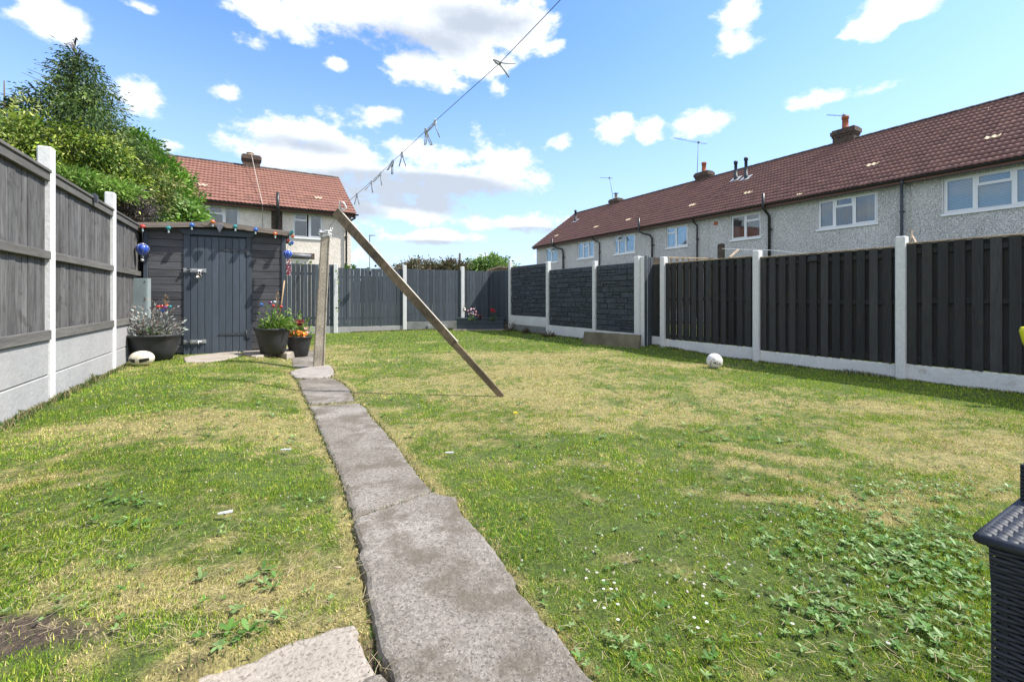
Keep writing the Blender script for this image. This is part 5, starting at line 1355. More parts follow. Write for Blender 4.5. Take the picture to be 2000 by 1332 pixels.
# street lamp and pole far beyond
sp = px_at(722, 461, 46)
lamp = empty('street_lamp', (sp.x, sp.y, 0), 'thin grey street lamp beyond the back fence, seen under the timber prop', 'street lamp')
m_ = MB(); m_.tube([(sp.x, sp.y, -.2), (sp.x, sp.y, 3.5), (sp.x, sp.y, sp.z)], [.09, .07, .05], 8); m_.build('pole', M['tank'], lamp)
m_ = MB(); m_.hexa([(sp.x - .05, sp.y - .15, sp.z), (sp.x + .62, sp.y - .12, sp.z + .03), (sp.x + .62, sp.y + .12, sp.z + .03), (sp.x - .05, sp.y + .15, sp.z), (sp.x - .05, sp.y - .12, sp.z + .10), (sp.x + .58, sp.y - .08, sp.z + .08), (sp.x + .58, sp.y + .08, sp.z + .08), (sp.x - .05, sp.y + .12, sp.z + .10)]); m_.build('lamp_head', M['tank'], lamp)
q = px_at(898, 495, 30); m_ = MB(); m_.tube([(q.x, q.y, -.2), (q.x, q.y, q.z)], [.09, .07], 8); tag(m_.build('wooden_pole', M['trunk'], origin=(q.x, q.y, 0)), 'dark wooden pole top rising between the two hedges', 'pole')
# low distant tree line to close the horizon
far_ = empty('distant_trees', (0, 120, 0), kind='stuff'); 
bl = [(x, 120 + 6 * math.sin(x * .13), 2.0 + 1.2 * math.sin(x * .31) + .8 * math.sin(x * .77), 6, 4, 2.2 + .8 * math.sin(x * .5)) for x in range(-130, 131, 7)]
o = crown('tree_line', bl, .9, .6, [(.05, .085, .03), (.07, .11, .035), (.035, .06, .025)], None, 9, 33, clump=1.0, hollow=.4); o['kind'] = 'stuff'; bpy.data.objects.remove(far_)

# ------------------------------------------------------------------ beyond the black fence: neighbour's line post, trellis tops, offcuts
def wood_post(name, px, py, Y, w_, mt, label, cat):
    p = px_at(px, py, Y); m_ = MB(); m_.box(p.x - w_ / 2, p.x + w_ / 2, Y - w_ / 2, Y + w_ / 2, -.1, p.z); m_.box(p.x - w_ * .42, p.x + w_ * .42, Y - w_ * .42, Y + w_ * .42, p.z, p.z + .02)
    return tag(m_.build(name, M[mt], origin=(p.x, Y, 0)), label, cat)
wood_post('line_post', 1408.5, 478, 11.5, .13, 'trunk', 'dark weathered post with a white line tied to it behind the black fence', 'post')
a, b = px_at(1410, 486, 11.44), px_at(1505, 489, 9.0); c = px_at(1580, 496.5, 7.6)
m_ = MB(); m_.tube([a, a + (b - a) * .5 - Vector((0, 0, .01)), b, c, px_at(1700, 512, 6.9)], .006, 5)
for t in np.linspace(.02, .98, 30): m_.ball(a + (b - a) * t, .010, 5, 3)
tag(m_.build('washing_line', M['white_cord'], origin=a), 'white neighbouring washing line running along above the black fence', 'line')
def top_trellis(pxa, pya, pxb, pyb, Ya, Yb, label):
    a, b = px_at(pxa, pya, Ya), px_at(pxb, pyb, Yb); root = empty('trellis_fence', (a.x, a.y, 0), label, 'fence', 'pale trellis fences in the neighbouring garden')
    m_ = MB(); m_.bar(a, b, .05, .03); m_.build('rail', M['timber_pale'], root); a2, b2 = a - Vector((0, 0, .16)), b - Vector((0, 0, .16)); m_ = MB(); m_.bar(a2, b2, .04, .03); m_.build('rail', M['timber_pale'], root)
    for k in range(8):
        q = a + (b - a) * (k + .5) / 8; bxm = MB(); bxm.bar(q - Vector((0, .03, 1.2)), q - Vector((0, .03, .015)), .045, .02, (0, 1, 0)); bxm.build('slat', M['timber_pale'], root)
top_trellis(1276, 504, 1294, 504, 10.2, 9.9, 'short pale trellis top behind the narrow gap of the fences')
top_trellis(1304, 503, 1392, 505, 10.6, 11.6, 'pale trellis top just above the first black fence panel')
m_ = MB(); m_.bar(px_at(1425, 503, 9.5), px_at(1442, 488, 10.2), .04, .03); tag(m_.build('timber_offcut', M['timber_pale']), 'thin pale batten slanting up behind the black fence near the dark post', 'batten')
m_ = MB(); m_.bar(px_at(1779, 478, 6.3), px_at(1781.5, 451, 6.4), .02, .02); m_.bar(px_at(1781, 460, 6.4), px_at(1789, 474, 6.2), .02, .02); tag(m_.build('timber_offcut', M['clay_pale']), 'small reddish stick poking up beside the second large white post', 'stick')
m_ = MB(); q = px_at(722, 526, 13.1); m_.box(q.x - .05, q.x + .05, q.y - .12, q.y - .04, q.z - .05, q.z + .03); m_.box(q.x - .035, q.x + .035, q.y - .14, q.y - .04, q.z + .03, q.z + .045)
o = tag(m_.build('solar_light', M['metal_box'], origin=q), 'small pale solar light on top of the back fence below the street lamp', 'light')
m_ = MB(); m_.ball(px_at(733.5, 519.5, 13.3), .035, 8, 6); tag(m_.build('finial', M['black_print'], origin=px_at(733.5, 519.5, 13.3)), 'tiny black knob on the back fence right of the solar light', 'knob')

def ivy(px0, px1, py0, py1, Y, n, seed, parent_name, label, cols=[(.10, .20, .03), (.18, .28, .06)]):
    r = np.random.default_rng(seed); V, C = [], []
    for i in range(n):
        px, py = r.uniform(px0, px1), r.uniform(py0, py1); p = px_at(px, py, Y); d = np.array([r.normal(0, 1), -.4, r.normal(0, .6)]); d /= np.linalg.norm(d); s = np.cross(d, [0, 1, .2]); s /= np.linalg.norm(s)
        c = np.array(p); L_ = .07 * r.uniform(.6, 1.3); V.append(np.array([c, c + d * L_ * .5 + s * L_ * .35, c + d * L_, c + d * L_ * .5 - s * L_ * .35])); C.append(np.array(cols[r.integers(0, 2)]) * r.uniform(.7, 1.2))
    return tag(tri_mesh(parent_name, np.array(V), 2, np.array(C), M['leaf']), label, 'plant')
ivy(672, 694, 517, 524, 12.85, 34, 4, 'ivy', 'sprig of ivy growing over the back fence beside the cream house')
ivy(659, 663, 528, 610, 12.75, 20, 5, 'climbing_weed', 'thin climbing weed beside the white post nearest the concrete washing post')
ivy(570, 640, 511, 516, 12.5, 18, 6, 'creeper', 'tiny creeper leaves along the top of the back fence beside the concrete washing post')

# ------------------------------------------------------------------ concrete post, prop, line, pegs
pb_, pt_ = Vector((-2.735, 6.42, .0)), px_at(636, 455, 6.42)
wp = empty('washing_line_post', pb_, 'tapering concrete washing line post standing on the path', 'post')
m_ = MB(); exq = Vector((.90, .43, 0)).normalized(); eyq = Vector((-exq.y, exq.x, 0))
def ring(c, h_, ch):
    o_ = []
    for a, b in ((-1, -1), (1, -1), (1, 1), (-1, 1)):
        for (u, v) in (((a * (h_ - ch), b * h_), (a * h_, b * (h_ - ch))) if a * b > 0 else ((a * h_, b * (h_ - ch)), (a * (h_ - ch), b * h_))): o_.append(c + exq * u + eyq * v)
    return o_
vs = []; K = 14
for i in range(K):
    t = i / (K - 1); c = pb_ + (pt_ - pb_) * t + Vector((jit(.0015), jit(.0015), 0)); c.z -= .1 * (1 - t); vs += ring(c, .072 - .014 * t + jit(.0012), .010)
m_.add(vs, [(i * 8 + j, i * 8 + (j + 1) % 8, (i + 1) * 8 + (j + 1) % 8, (i + 1) * 8 + j) for i in range(K - 1) for j in range(8)] + [tuple(range(7, -1, -1)), tuple(range((K - 1) * 8, K * 8))])
m_.build('shaft', M['post_conc'], wp)
m_ = MB(); rr_ = random.Random(2)
for i in range(9):
    c = pt_ + Vector((rr_.uniform(-.02, .02), 0, rr_.uniform(-.06, .02))); R_ = rr_.uniform(.060, .068); a0 = rr_.uniform(0, 6); tl = rr_.uniform(-.3, .3)
    m_.tube([c + Vector((R_ * math.cos(a), R_ * math.sin(a), tl * R_ * math.cos(a + a0))) for a in np.linspace(0, 6.28, 15)[:-1]], .006, 5, closed=True)
for i in range(16):
    a = rr_.uniform(0, 6.28); p = pt_ + Vector((.055 * math.cos(a), .055 * math.sin(a), rr_.uniform(-.04, .03))); m_.tube([p, p + Vector((.03 * math.cos(a), .03 * math.sin(a), rr_.uniform(-.05, .06))), p + Vector((.05 * math.cos(a + .4), .05 * math.sin(a), rr_.uniform(-.07, .08)))], .0035, 4)
m_.build('cord_wrapping', M['white_cord'], wp)
tag(slab('mortar_footing', pad_poly, .036, -.05, M['pad'], None, 11, .007), 'pale mortar footing around the base of the concrete washing post', 'footing')

PT = px_at(656, 414, 5.0); PF = Vector((px_g(981, 774).x, px_g(981, 774).y, -.02)); PF = px_g(981, 775)
dP = (PF - PT).normalized(); PM = PT + (PF - PT) * .735
view = ((PT + PF) * .5 - Vector((0, 0, H))).normalized()
wide = dP.cross(view).normalized(); thk = dP.cross(wide).normalized(); turn = .28
wide, thk = (wide * math.cos(turn) + thk * math.sin(turn)), (thk * math.cos(turn) - wide * math.sin(turn))
pp = empty('clothes_prop', PF, 'long timber clothes prop leaning diagonally across the lawn with its foot on the grass', 'clothes prop')
def pbar(a, b, w0, w1, th, off=0.0):
    m_ = MB(); A = a + thk * off; B = b + thk * off
    q = lambda c, ww: [c - wide * ww / 2 - thk * th / 2, c + wide * ww / 2 - thk * th / 2, c + wide * ww / 2 + thk * th / 2, c - wide * ww / 2 + thk * th / 2]
    m_.hexa(q(A, w0) + q(B, w1)); return m_
pbar(PT, PM, .098, .078, .034).build('upper_board', M['prop'], pp)
pbar(PM - dP * .03 - wide * .002, PF, .066, .058, .030, .002).build('lower_board', M['prop'], pp)
sgn = 1 if wide.z > 0 else -1
m_ = MB(); e0, e1 = PT + wide * sgn * .0505, PM + wide * sgn * .0405
q = lambda c: [c - wide * .0012 - thk * .0165, c + wide * .0012 - thk * .0165, c + wide * .0012 + thk * .0165, c - wide * .0012 + thk * .0165]
m_.hexa(q(e0) + q(e1)); m_.build('pale_upper_edge', M['prop_edge'], pp)  # thin pale strip along the upward edge of the upper board
m_ = MB(); c = PT + wide * sgn * .07 - dP * .02
m_.tube([PT + wide * sgn * .045 + dP * .02, c + Vector((.01, 0, .05)), c + Vector((.05, 0, .04)), c + Vector((.085, -.01, -.02)), c + Vector((.06, 0, -.05)), c + Vector((.02, 0, -.02))], .009, 6)
m_.build('cord_loop', M['white_cord'], pp)
# line: from the post top over the prop and up over the viewer
LP = [(697, 380, 4.38), (726, 354, 4.02), (744, 338, 3.84), (767, 316, 3.62), (785, 300, 3.47), (832, 255, 3.13), (850, 237, 3.0), (975, 125, 2.39), (1095, 0, 2.0)]
line_pts = [pt_ + Vector((0, 0, .0)), px_at(657, 425, 5.6), PT + Vector((.03, 0, .02))] + [px_at(*a) for a in LP]
e = line_pts[-1] + (line_pts[-1] - line_pts[-2]).normalized() * 2.2
line_pts.append(e)
m_ = MB(); m_.tube(line_pts, .0019, 6); tag(m_.build('washing_line', M['cord'], origin=pt_), 'thin dark washing line rising from the prop across the sky', 'line')

def peg(c, size, yaw, roll, label, mt='peg', spread=.32, tilt=0.0, group='clothes pegs hanging on the washing line'):
    root = empty('clothes_peg', c, label, 'clothes peg', group)
    R_ = Matrix.Rotation(yaw, 3, 'Z') @ Matrix.Rotation(tilt, 3, 'X') @ Matrix.Rotation(roll, 3, 'Y')
    def T(x, y, z): return Vector(c) + R_ @ (Vector((x, y, z)) * size)
    for sg_ in (-1, 1):
        m_ = MB(); out = []
        # prong: jaw near the line, spring waist, then a handle loop that spreads outwards
        pth_ = [(.01, .12), (.045, .0), (.06, -.25), (.06 + .10 * spread, -.45), (.06 + .55 * spread, -.98)]
        pth_ = [(sg_ * x, z) for x, z in pth_]
        m_.tube([T(x, -.075, z) for x, z in pth_], [.034 * size * k for k in (1, 1.1, 1.1, 1, 1)], 6); m_.tube([T(x, .075, z) for x, z in pth_], [.034 * size * k for k in (1, 1.1, 1.1, 1, 1)], 6)
        for (xa, za), (xb, zb2) in zip(pth_[:3], pth_[1:4]): m_.bar(T(xa, 0, za), T(xb, 0, zb2), .16 * size, .03 * size, R_ @ Vector((1, 0, 0)))
        for z0, z1, k in ((.12, .05, 0), (.0, -.28, 1), (-.86, -1.0, 4)):
            x = pth_[min(k, 4)][0]; m_.tube([T(x, -.06, z0 if k < 4 else -.96), T(x, .06, z0 if k < 4 else -.96)], .040 * size, 6)
        x = pth_[2][0]; m_.tube([T(x, 0, .0), T(x, 0, -.30)], .05 * size, 6)
        m_.build('prong', M[mt], root)
    m_ = MB(); m_.tube([T(-.09, 0, -.28), T(.09, 0, -.28)], .045 * size, 8); m_.build('spring', M['steel'], root)
names = ['clothes peg nearest the prop top, first on the line', 'second clothes peg from the prop, lower one of a close pair', 'third clothes peg from the prop, upper one of a close pair',
         'fourth clothes peg from the prop, turned edge on with slanting prongs', 'fifth clothes peg from the prop, hanging straight like a letter A', 'narrow clothes peg just below the large wide one on the line',
         'wide clothes peg with open loops, second from the top of the line', 'large near clothes peg lying sideways high up on the line']
prm = [(.3, .0, .30), (.5, .25, .5), (.3, .3, .55), (1.1, .35, .4), (.2, -.05, .34), (1.0, -.25, .5), (.1, .2, .8)]
for i, (a, nm) in enumerate(zip(LP[:7], names)):
    yw, rl, sp_ = prm[i]; peg(px_at(*a), .098, yw, rl, nm, 'peg' if i in (1, 2, 5, 6) else 'peg_dark', sp_)
peg(px_at(968, 120, 2.39), .10, .2, -1.2, names[7], 'peg', .55, .5)
# pegs fallen on the grass
for (px, py, yw, L_, nm) in ((440, 1001, .35, .052, 'white clothes peg lying on the left lawn near the path'), (878, 884, -.1, .05, 'dull white clothes peg lying on the grass right of the path'), (558, 878, .0, .06, 'small white clothes peg lying on the grass left of the path')):
    q = px_g(px, py, .03 + g1(*px_g(px, py)[:2])); root = empty('fallen_peg', q, nm, 'clothes peg', 'clothes pegs lying on the lawn')
    d = Vector((math.cos(yw), math.sin(yw), 0)); s_ = Vector((-d.y, d.x, 0))
    for k in (-1, 1):
        m_ = MB(); m_.bar(q - d * L_ / 2 + s_ * k * .003, q + d * L_ / 2 + s_ * k * .006 + Vector((0, 0, .003)), .0055, .005); m_.build('prong', M['white_cord'], root)
    m_ = MB(); m_.tube([q - s_ * .011, q + s_ * .011], .0045, 6); m_.build('spring', M['steel'], root)
q = px_g(658, 1108, .025); m_ = MB(); m_.tube([q - Vector((.014, -.002, 0)), q + Vector((.014, .0, 0))], .0035, 8); tag(m_.build('cigarette_end', M['clay_pale'], origin=q), 'pale orange cigarette end on the grass at the left edge of the path', 'litter')
q = px_g(1007, 808, .05); m_ = MB(); vs, cs = [], []
for ly in range(2):
    for k in range(12):
        a = k * .5236 + ly * .26; d = np.array([math.cos(a), math.sin(a), .25 + .5 * ly]); s_ = np.array([-math.sin(a), math.cos(a), 0]); c = np.array(q)
        vs.append(np.array([c, c + d * .012 + s_ * .004, c + d * .02, c + d * .012 - s_ * .004])); cs.append(np.array([.75, .60, .01]))
o = tri_mesh('dandelion', np.array(vs), 2, np.array(cs), M['petal']); tag(o, 'single yellow dandelion flower on the lawn right of the prop foot', 'flower')

# ------------------------------------------------------------------ balls
def football(c, R_):
    m_ = MB(); m_.ball(c, R_, 36, 24); o = m_.build('ball_skin', M['ball_white'], fb, c)
    # printed swirl patches and seams follow the sphere
    def on(az, el, k=1.004):
        az -= .41; return c + Vector((math.cos(el) * math.sin(az), -math.cos(el) * math.cos(az), math.sin(el))) * R_ * k
    def strip(pts, w_, mt, k, nm):
        m2 = MB(); vs = []; n = len(pts)
        for i, (a, e_) in enumerate(pts):
            t = (pts[min(i + 1, n - 1)][0] - pts[max(i - 1, 0)][0], pts[min(i + 1, n - 1)][1] - pts[max(i - 1, 0)][1]); L_ = math.hypot(*t) + 1e-6; nx, ny = -t[1] / L_, t[0] / L_; ww = 1.35 * w_ * math.sin(math.pi * (i + .35) / (n - .3))
            vs += [on(a + nx * ww, e_ + ny * ww, k), on(a - nx * ww, e_ - ny * ww, k)]
        m2.add(vs, [(2 * i, 2 * i + 1, 2 * i + 3, 2 * i + 2) for i in range(n - 1)], True); return m2.build(nm, M[mt], fb)
    strip([(-.55, -.45), (-.45, -.2), (-.25, -.02), (-.1, .2), (-.12, .45)], .13, 'mud', 1.006, 'print'); strip([(-.1, -.12), (.1, -.08), (.35, -.12), (.65, -.22), (.85, -.32)], .11, 'mud', 1.007, 'print'); strip([(-.2, -.02), (.0, -.18), (.2, -.1)], .07, 'black_print', 1.009, 'print')
    strip([(-.5, -.6), (-.55, -.4), (-.5, -.1), (-.3, .05)], .035, 'black_print', 1.008, 'print'); strip([(.1, -.28), (.4, -.30), (.75, -.42)], .03, 'black_print', 1.008, 'print')
    for pts in ([(-1.4, .1), (-.7, .25), (-.1, .45), (.6, .35), (1.4, .3)], [(.0, 1.3), (-.05, .9), (-.1, .45)], [(-.8, -.9), (.0, -.7), (.9, -.8)]): strip(pts, .014, 'slate', 1.003, 'seam')
FBc = px_at(1395.5, 711, 6.62); FBc.z = g1(FBc.x, FBc.y) + .108
fb = empty('football', FBc, 'white football with a brown swirl print on the lawn near the black fence', 'ball'); football(FBc, .111)
RBc = px_at(277, 705, 5.95); RBc.z = g1(RBc.x, RBc.y) + .098
rb = empty('rugby_ball', RBc, 'cream rugby ball with black flashes lying beside the big pot', 'ball')
m_ = MB(); ax = Vector((.97, .2, .02)).normalized(); vs = []; n, k = 20, 24; u_ = ax.cross(Vector((0, 0, 1))).normalized(); v_ = u_.cross(ax)
for i in range(n + 1):
    t = -math.pi / 2 + math.pi * i / n
    for j in range(k): a = 2 * math.pi * j / k; vs.append(RBc + ax * .140 * math.sin(t) + (u_ * math.cos(a) + v_ * math.sin(a)) * .098 * max(math.cos(t), .01) ** .9)
m_.add(vs, [(i * k + j, i * k + (j + 1) % k, (i + 1) * k + (j + 1) % k, (i + 1) * k + j) for i in range(n) for j in range(k)], True); m_.build('ball_skin', M['ball_cream'], rb, RBc)
def rbp(t, a, f=1.01): return RBc + ax * .140 * f * math.sin(t) + (u_ * math.cos(a) + v_ * math.sin(a)) * .098 * f * math.cos(t) ** .9
a0 = max(np.linspace(0, 6.28, 144), key=lambda a: (rbp(0, a) - RBc).normalized().dot((Vector((0, 0, H)) - RBc).normalized()))
dz = 1 if rbp(0, a0 + .3).z > rbp(0, a0).z else -1
def patch(t0, t1, e0, e1, sk, nm, mt='black_print'):
    m2 = MB(); vs = [rbp(t0 + (t1 - t0) * i / 8, a0 + dz * (e0 + (e1 - e0) * j / 3 + sk * (i / 8 - .5)), 1.012) for i in range(9) for j in range(4)]
    m2.add(vs, [(i * 4 + j, i * 4 + j + 1, (i + 1) * 4 + j + 1, (i + 1) * 4 + j) for i in range(8) for j in range(3)], True); m2.build(nm, M[mt], rb)
patch(.12, .95, -.55, -.02, .16, 'print'); patch(-.95, -.22, -.55, -.02, -.16, 'print'); patch(-.012, .012, .35, 1.1, 0, 'seam')

# ------------------------------------------------------------------ flower pots
def pot(name, c, R_, h, label, group=None):
    root = empty(name, c, label, 'flower pot', group); m_ = MB(); b = .66
    m_.lathe(c, [(R_ * b * .9, 0), (R_ * b, .01), (R_ * .80, h * .45), (R_ * .90, h * .76), (R_ * .905, h * .77), (R_ * .93, h * .79), (R_ * .95, h * .90), (R_ * 1.02, h * .91), (R_ * 1.03, h * .985), (R_ * 1.0, h), (R_ * .95, h * .99), (R_ * .93, h * .90), (R_ * .90, h * .86)], 40); m_.build('pot_wall', M['pot'], root)
    m_ = MB(); m_.lathe(c + Vector((0, 0, h * .86)), [(R_ * .90, 0), (R_ * .8, .012), (R_ * .3, .02)], 20); m_.build('soil', M['soil'], root); return root
def plant_leaves(name, c, rx, ry, rz, n, leaf, aspect, cols, seed, label, up=.7, cat='plant', bulge=0.0):
    r = np.random.default_rng(seed); c = np.array(c); root = empty(name, tuple(c), label, cat)
    p = c + np.clip(r.normal(size=(n, 3)), -1.7, 1.7) * np.array([rx, ry, 0]) * .48; p[:, 2] = c[2] + np.abs(r.normal(size=n)) * rz * .55
    o = (p - c) * np.array([1, 1, .4]) + r.normal(size=(n, 3)) * .08 * (rx + ry); o[:, 2] += up * rz * r.uniform(.2, 1, n); o /= np.linalg.norm(o, axis=1, keepdims=True)
    s = np.cross(o, np.array([0, 0, 1]) + r.normal(size=(n, 3)) * .6); s /= np.linalg.norm(s, axis=1, keepdims=True); u = np.cross(s, o)
    L_ = leaf * r.uniform(.6, 1.4, (n, 1)); Wd = L_ * aspect
    q = np.stack([p, p + o * L_ * .45 + s * Wd * .5 + u * L_ * .05, p + o * L_ - u * L_ * .12, p + o * L_ * .45 - s * Wd * .5 + u * L_ * .05], 1)
    cols = np.array(cols); C = cols[r.integers(0, len(cols), n)] * r.uniform(.75, 1.2, (n, 1)); tri_mesh('leaves', q, 2, C, M['leaf'], None, None, root)
    m_ = MB()
    for i in range(10):
        e = p[r.integers(0, n)]; b = c + (e - c) * np.array([.25, .25, 0]); m_.tube([tuple(b - [0, 0, .02]), tuple((b + e) / 2 + [0, 0, .01]), tuple(e)], [.005, .004, .002], 4)
    m_.build('stem', M['twig'], root); return root
def flowers(parent, pts, R_, cols, seed, petals=6):
    r = np.random.default_rng(seed); V, C = [], []
    for p in pts:
        nrm = np.array([r.normal(0, .5), -1 + r.normal(0, .3), .8]); nrm /= np.linalg.norm(nrm); a1 = np.cross(nrm, [0, 0, 1]); a1 /= np.linalg.norm(a1); a2 = np.cross(nrm, a1); col = np.array(cols[r.integers(0, len(cols))])
        for k in range(petals):
            a = 6.283 * k / petals + r.normal(0, .1); d = a1 * math.cos(a) + a2 * math.sin(a) + nrm * .25; s = -a1 * math.sin(a) + a2 * math.cos(a); c = np.array(p); RR = R_ * r.uniform(.8, 1.15)
            V.append(np.array([c, c + d * RR * .6 + s * RR * .4, c + d * RR, c + d * RR * .6 - s * RR * .4])); C.append(col * r.uniform(.75, 1.15))
    tri_mesh('flowers', np.array(V), 2, np.array(C), M['petal'], None, None, parent)
POT1 = px_at(301, 690, 6.5); POT1.z = .10
pot('flower_pot', POT1, .325, .375, 'widest black plastic flower pot, left of the shed door, with silver foliage', 'black plastic pots by the shed')
pl1 = plant_leaves('silver_plant', POT1 + Vector((-.03, 0, .34)), .36, .26, .30, 1100, .052, .5, [(.42, .45, .42), (.55, .57, .54), (.30, .34, .30), (.22, .17, .14), (.28, .22, .19)], 41, 'silver grey woolly foliage plant in the widest pot')
plant_leaves('bedding_plant', POT1 + Vector((.08, -.12, .35)), .16, .10, .09, 150, .045, .5, [(.07, .15, .03), (.12, .2, .05), (.30, .28, .25)], 42, 'small green trailing plant at the front of the widest pot')
root = empty('ragwort', POT1 + Vector((-.30, -.05, .36)), 'tall silver stem with yellow flowers at the left of the widest pot', 'plant'); m_ = MB(); b = POT1 + Vector((-.25, .0, .35)); tp = px_at(240, 579, 6.55)
m_.tube([b, b + Vector((-.06, 0, .15)), b + Vector((-.09, 0, .28)), tp], [.006, .005, .004, .003], 5); m_.tube([b + Vector((-.09, 0, .26)), tp + Vector((.03, 0, -.05))], [.004, .003], 4); m_.build('stem', M['net'], root)
flowers(root, [tuple(tp + Vector((random.uniform(-.04, .035), random.uniform(-.02, .02), random.uniform(-.015, .03)))) for _ in range(16)], .017, [(.75, .55, .02), (.65, .45, .02)], 43)
root = empty('seed_stem', POT1 + Vector((.1, .05, .36)), 'dry brown seed stem standing in the widest pot', 'plant'); m_ = MB(); b = POT1 + Vector((.13, .05, .36)); tp = px_at(323, 578, 6.5)
m_.tube([b, (b + tp) / 2 + Vector((-.01, 0, 0)), tp], [.003, .003, .002], 4)
for i in range(16): q = tp + Vector((0, 0, -.008 * i)); m_.tube([q, q + Vector((random.uniform(-.05, .05), random.uniform(-.02, .02), .025))], [.004, .002], 4)
m_.build('stem', M['cane'], root)
def stakes(base, tips, label):
    root = empty('glass_stakes', base, label, 'ornament', 'glass mushroom stakes in the pots')
    for (px, py, Y, g) in tips:
        t = px_at(px, py, Y); m_ = MB(); m_.tube([base + Vector((jit(.02), jit(.02), 0)), (base + t) / 2 + Vector((jit(.01), 0, 0)), t], .0035, 5); m_.build('stake', M['iron'], root)
        m_ = MB(); m_.ball(t, .026, 14, 8, sz=.8); m_.lathe(t + Vector((0, 0, -.03)), [(.007, 0), (.010, .02)], 8); m_.build('glass_cap', M[g], root, t)
stakes(POT1 + Vector((.20, .0, .34)), [(309, 599, 6.45, 'g_red'), (316, 598, 6.5, 'g_red'), (323, 601, 6.4, 'g_purple'), (318, 607, 6.42, 'g_blue'), (326, 597, 6.5, 'g_orange'), (332, 599, 6.4, 'g_teal')], 'bunch of six coloured glass stakes at the right of the widest pot')
POT2 = px_at(533, 690, 7.18); POT2.z = .118
pot('flower_pot', POT2, .262, .40, 'taller black plastic flower pot at the right corner of the shed, with a cane', 'black plastic pots by the shed')
plant_leaves('green_plant', POT2 + Vector((.06, 0, .37)), .25, .18, .20, 420, .065, .55, [(.14, .27, .03), (.20, .34, .05), (.09, .19, .03), (.30, .40, .10)], 44, 'bright green leafy plant in the pot with the bamboo cane')
m_ = MB(); a, b = px_at(545, 628, 7.15), px_at(555.5, 548, 7.25); m_.tube([a, b], .010, 7); tag(m_.build('bamboo_cane', M['cane'], origin=a), 'pale bamboo cane leaning up from the taller pot against the shed corner', 'cane')
root = empty('dry_plant', POT2 + Vector((.12, .03, .4)), 'dry pale seed head tied to the bamboo cane', 'plant'); pts = [px_at(543 + random.uniform(-8, 5), 590 + random.uniform(-18, 20), 7.2) for _ in range(34)]
m_ = MB()
for p in pts: m_.ball(p, random.uniform(.004, .008), 5, 3, sz=1.6)
m_.tube([px_at(541, 634, 7.2), px_at(541, 600, 7.2), px_at(540, 573, 7.2)], .004, 4); m_.build('seed_head', M['cane'], root)
stakes(POT2 + Vector((-.04, -.02, .36)), [(510.5, 595, 7.05, 'g_blue'), (527, 591, 7.15, 'g_purple'), (534, 597, 7.05, 'g_red'), (549, 599, 7.0, 'g_red'), (537, 590, 7.2, 'g_pale')], 'bunch of five coloured glass stakes in the pot with the bamboo cane')
POT3 = px_at(584, 690, 7.62); POT3.z = g1(POT3.x, POT3.y) + .005
pot('flower_pot', POT3, .205, .345, 'smallest black plastic flower pot full of orange flowers beside the path', 'black plastic pots by the shed')
fl = plant_leaves('flowering_plant', POT3 + Vector((0, 0, .32)), .20, .16, .28, 330, .06, .5, [(.16, .27, .04), (.25, .35, .08), (.32, .40, .14)], 45, 'yellow green bedding plant with orange and dark red flowers in the smallest pot')
flowers(fl, [tuple(POT3 + Vector((random.uniform(-.15, .17), random.uniform(-.19, -.05), random.uniform(.34, .44)))) for _ in range(75)], .021, [(.75, .28, .01), (.70, .17, .01), (.78, .42, .02)], 46)
flowers(fl, [tuple(POT3 + Vector((random.uniform(.01, .12), random.uniform(-.17, -.1), random.uniform(.52, .62)))) for _ in range(9)], .036, [(.20, .005, .01), (.13, .004, .01)], 47)
flowers(fl, [tuple(POT3 + Vector((random.uniform(.12, .2), random.uniform(-.12, -.05), random.uniform(.40, .5)))) for _ in range(7)], .025, [(.7, .4, .36)], 48)

# planter trough in the back corner
TC = px_at(938, 640, 13.75); FT3 = Fr((TC.x - .71, 13.72), (1, .06), (.06, -1)); zb_ = .04
tr = empty('planter_trough', (TC.x, 13.75, zb_), 'long slate painted wooden trough planter in the back corner', 'planter')
for z0, z1 in ((zb_, zb_ + .145), (zb_ + .15, zb_ + .30)): bx('plank', FT3, 0, 1.42, -.02, .01, z0 + .02, z1 + .02, M['blue_fence'], tr)
for a in (.0, 1.395): bx('plank', FT3, a, a + .025, -.36, -.022, zb_ + .02, zb_ + .32, M['blue_fence'], tr)
bx('plank', FT3, 0, 1.42, -.39, -.362, zb_ + .02, zb_ + .32, M['blue_fence'], tr)
bx('rim', FT3, -.03, 1.45, -.03, .035, zb_ + .322, zb_ + .345, M['shed_trim'], tr); bx('rim', FT3, -.03, 1.45, -.41, -.35, zb_ + .322, zb_ + .345, M['shed_trim'], tr)
m_ = MB(); m_.fbox(FT3, .03, 1.39, -.355, -.025, zb_ + .05, zb_ + .27); m_.build('soil', M['soil'], tr)
tag(bx('earth_kerb', FT3, -.12, 1.55, -.45, .12, -.12, zb_ + .012, M['pad'], None, .01), 'low dull concrete kerb under the planter trough', 'kerb')
def bouquet(px, py, n, R_, cols, label, name, seed, leafc=[(.06, .12, .03), (.10, .18, .05)]):
    c = px_at(px, py, 13.6); c2 = Vector((c.x, 13.56, zb_ + .28)); p = plant_leaves(name, c2, .10, .08, .13, 60, .06, .45, leafc, seed, label)
    flowers(p, [tuple(px_at(px + random.uniform(-n[0], n[0]), py + random.uniform(-n[1], n[1]), 13.5)) for _ in range(n[2])], R_, cols, seed + 1)
bouquet(922, 609, (9, 6, 16), .030, [(.62, .30, .34), (.7, .52, .52), (.4, .08, .12)], 'pink and white flowers at the left of the trough planter', 'pink_flowers', 51)
bouquet(963, 606, (3.5, 4, 12), .034, [(.55, .008, .01), (.42, .01, .01)], 'bright red flower at the right of the trough planter', 'red_flower', 53)
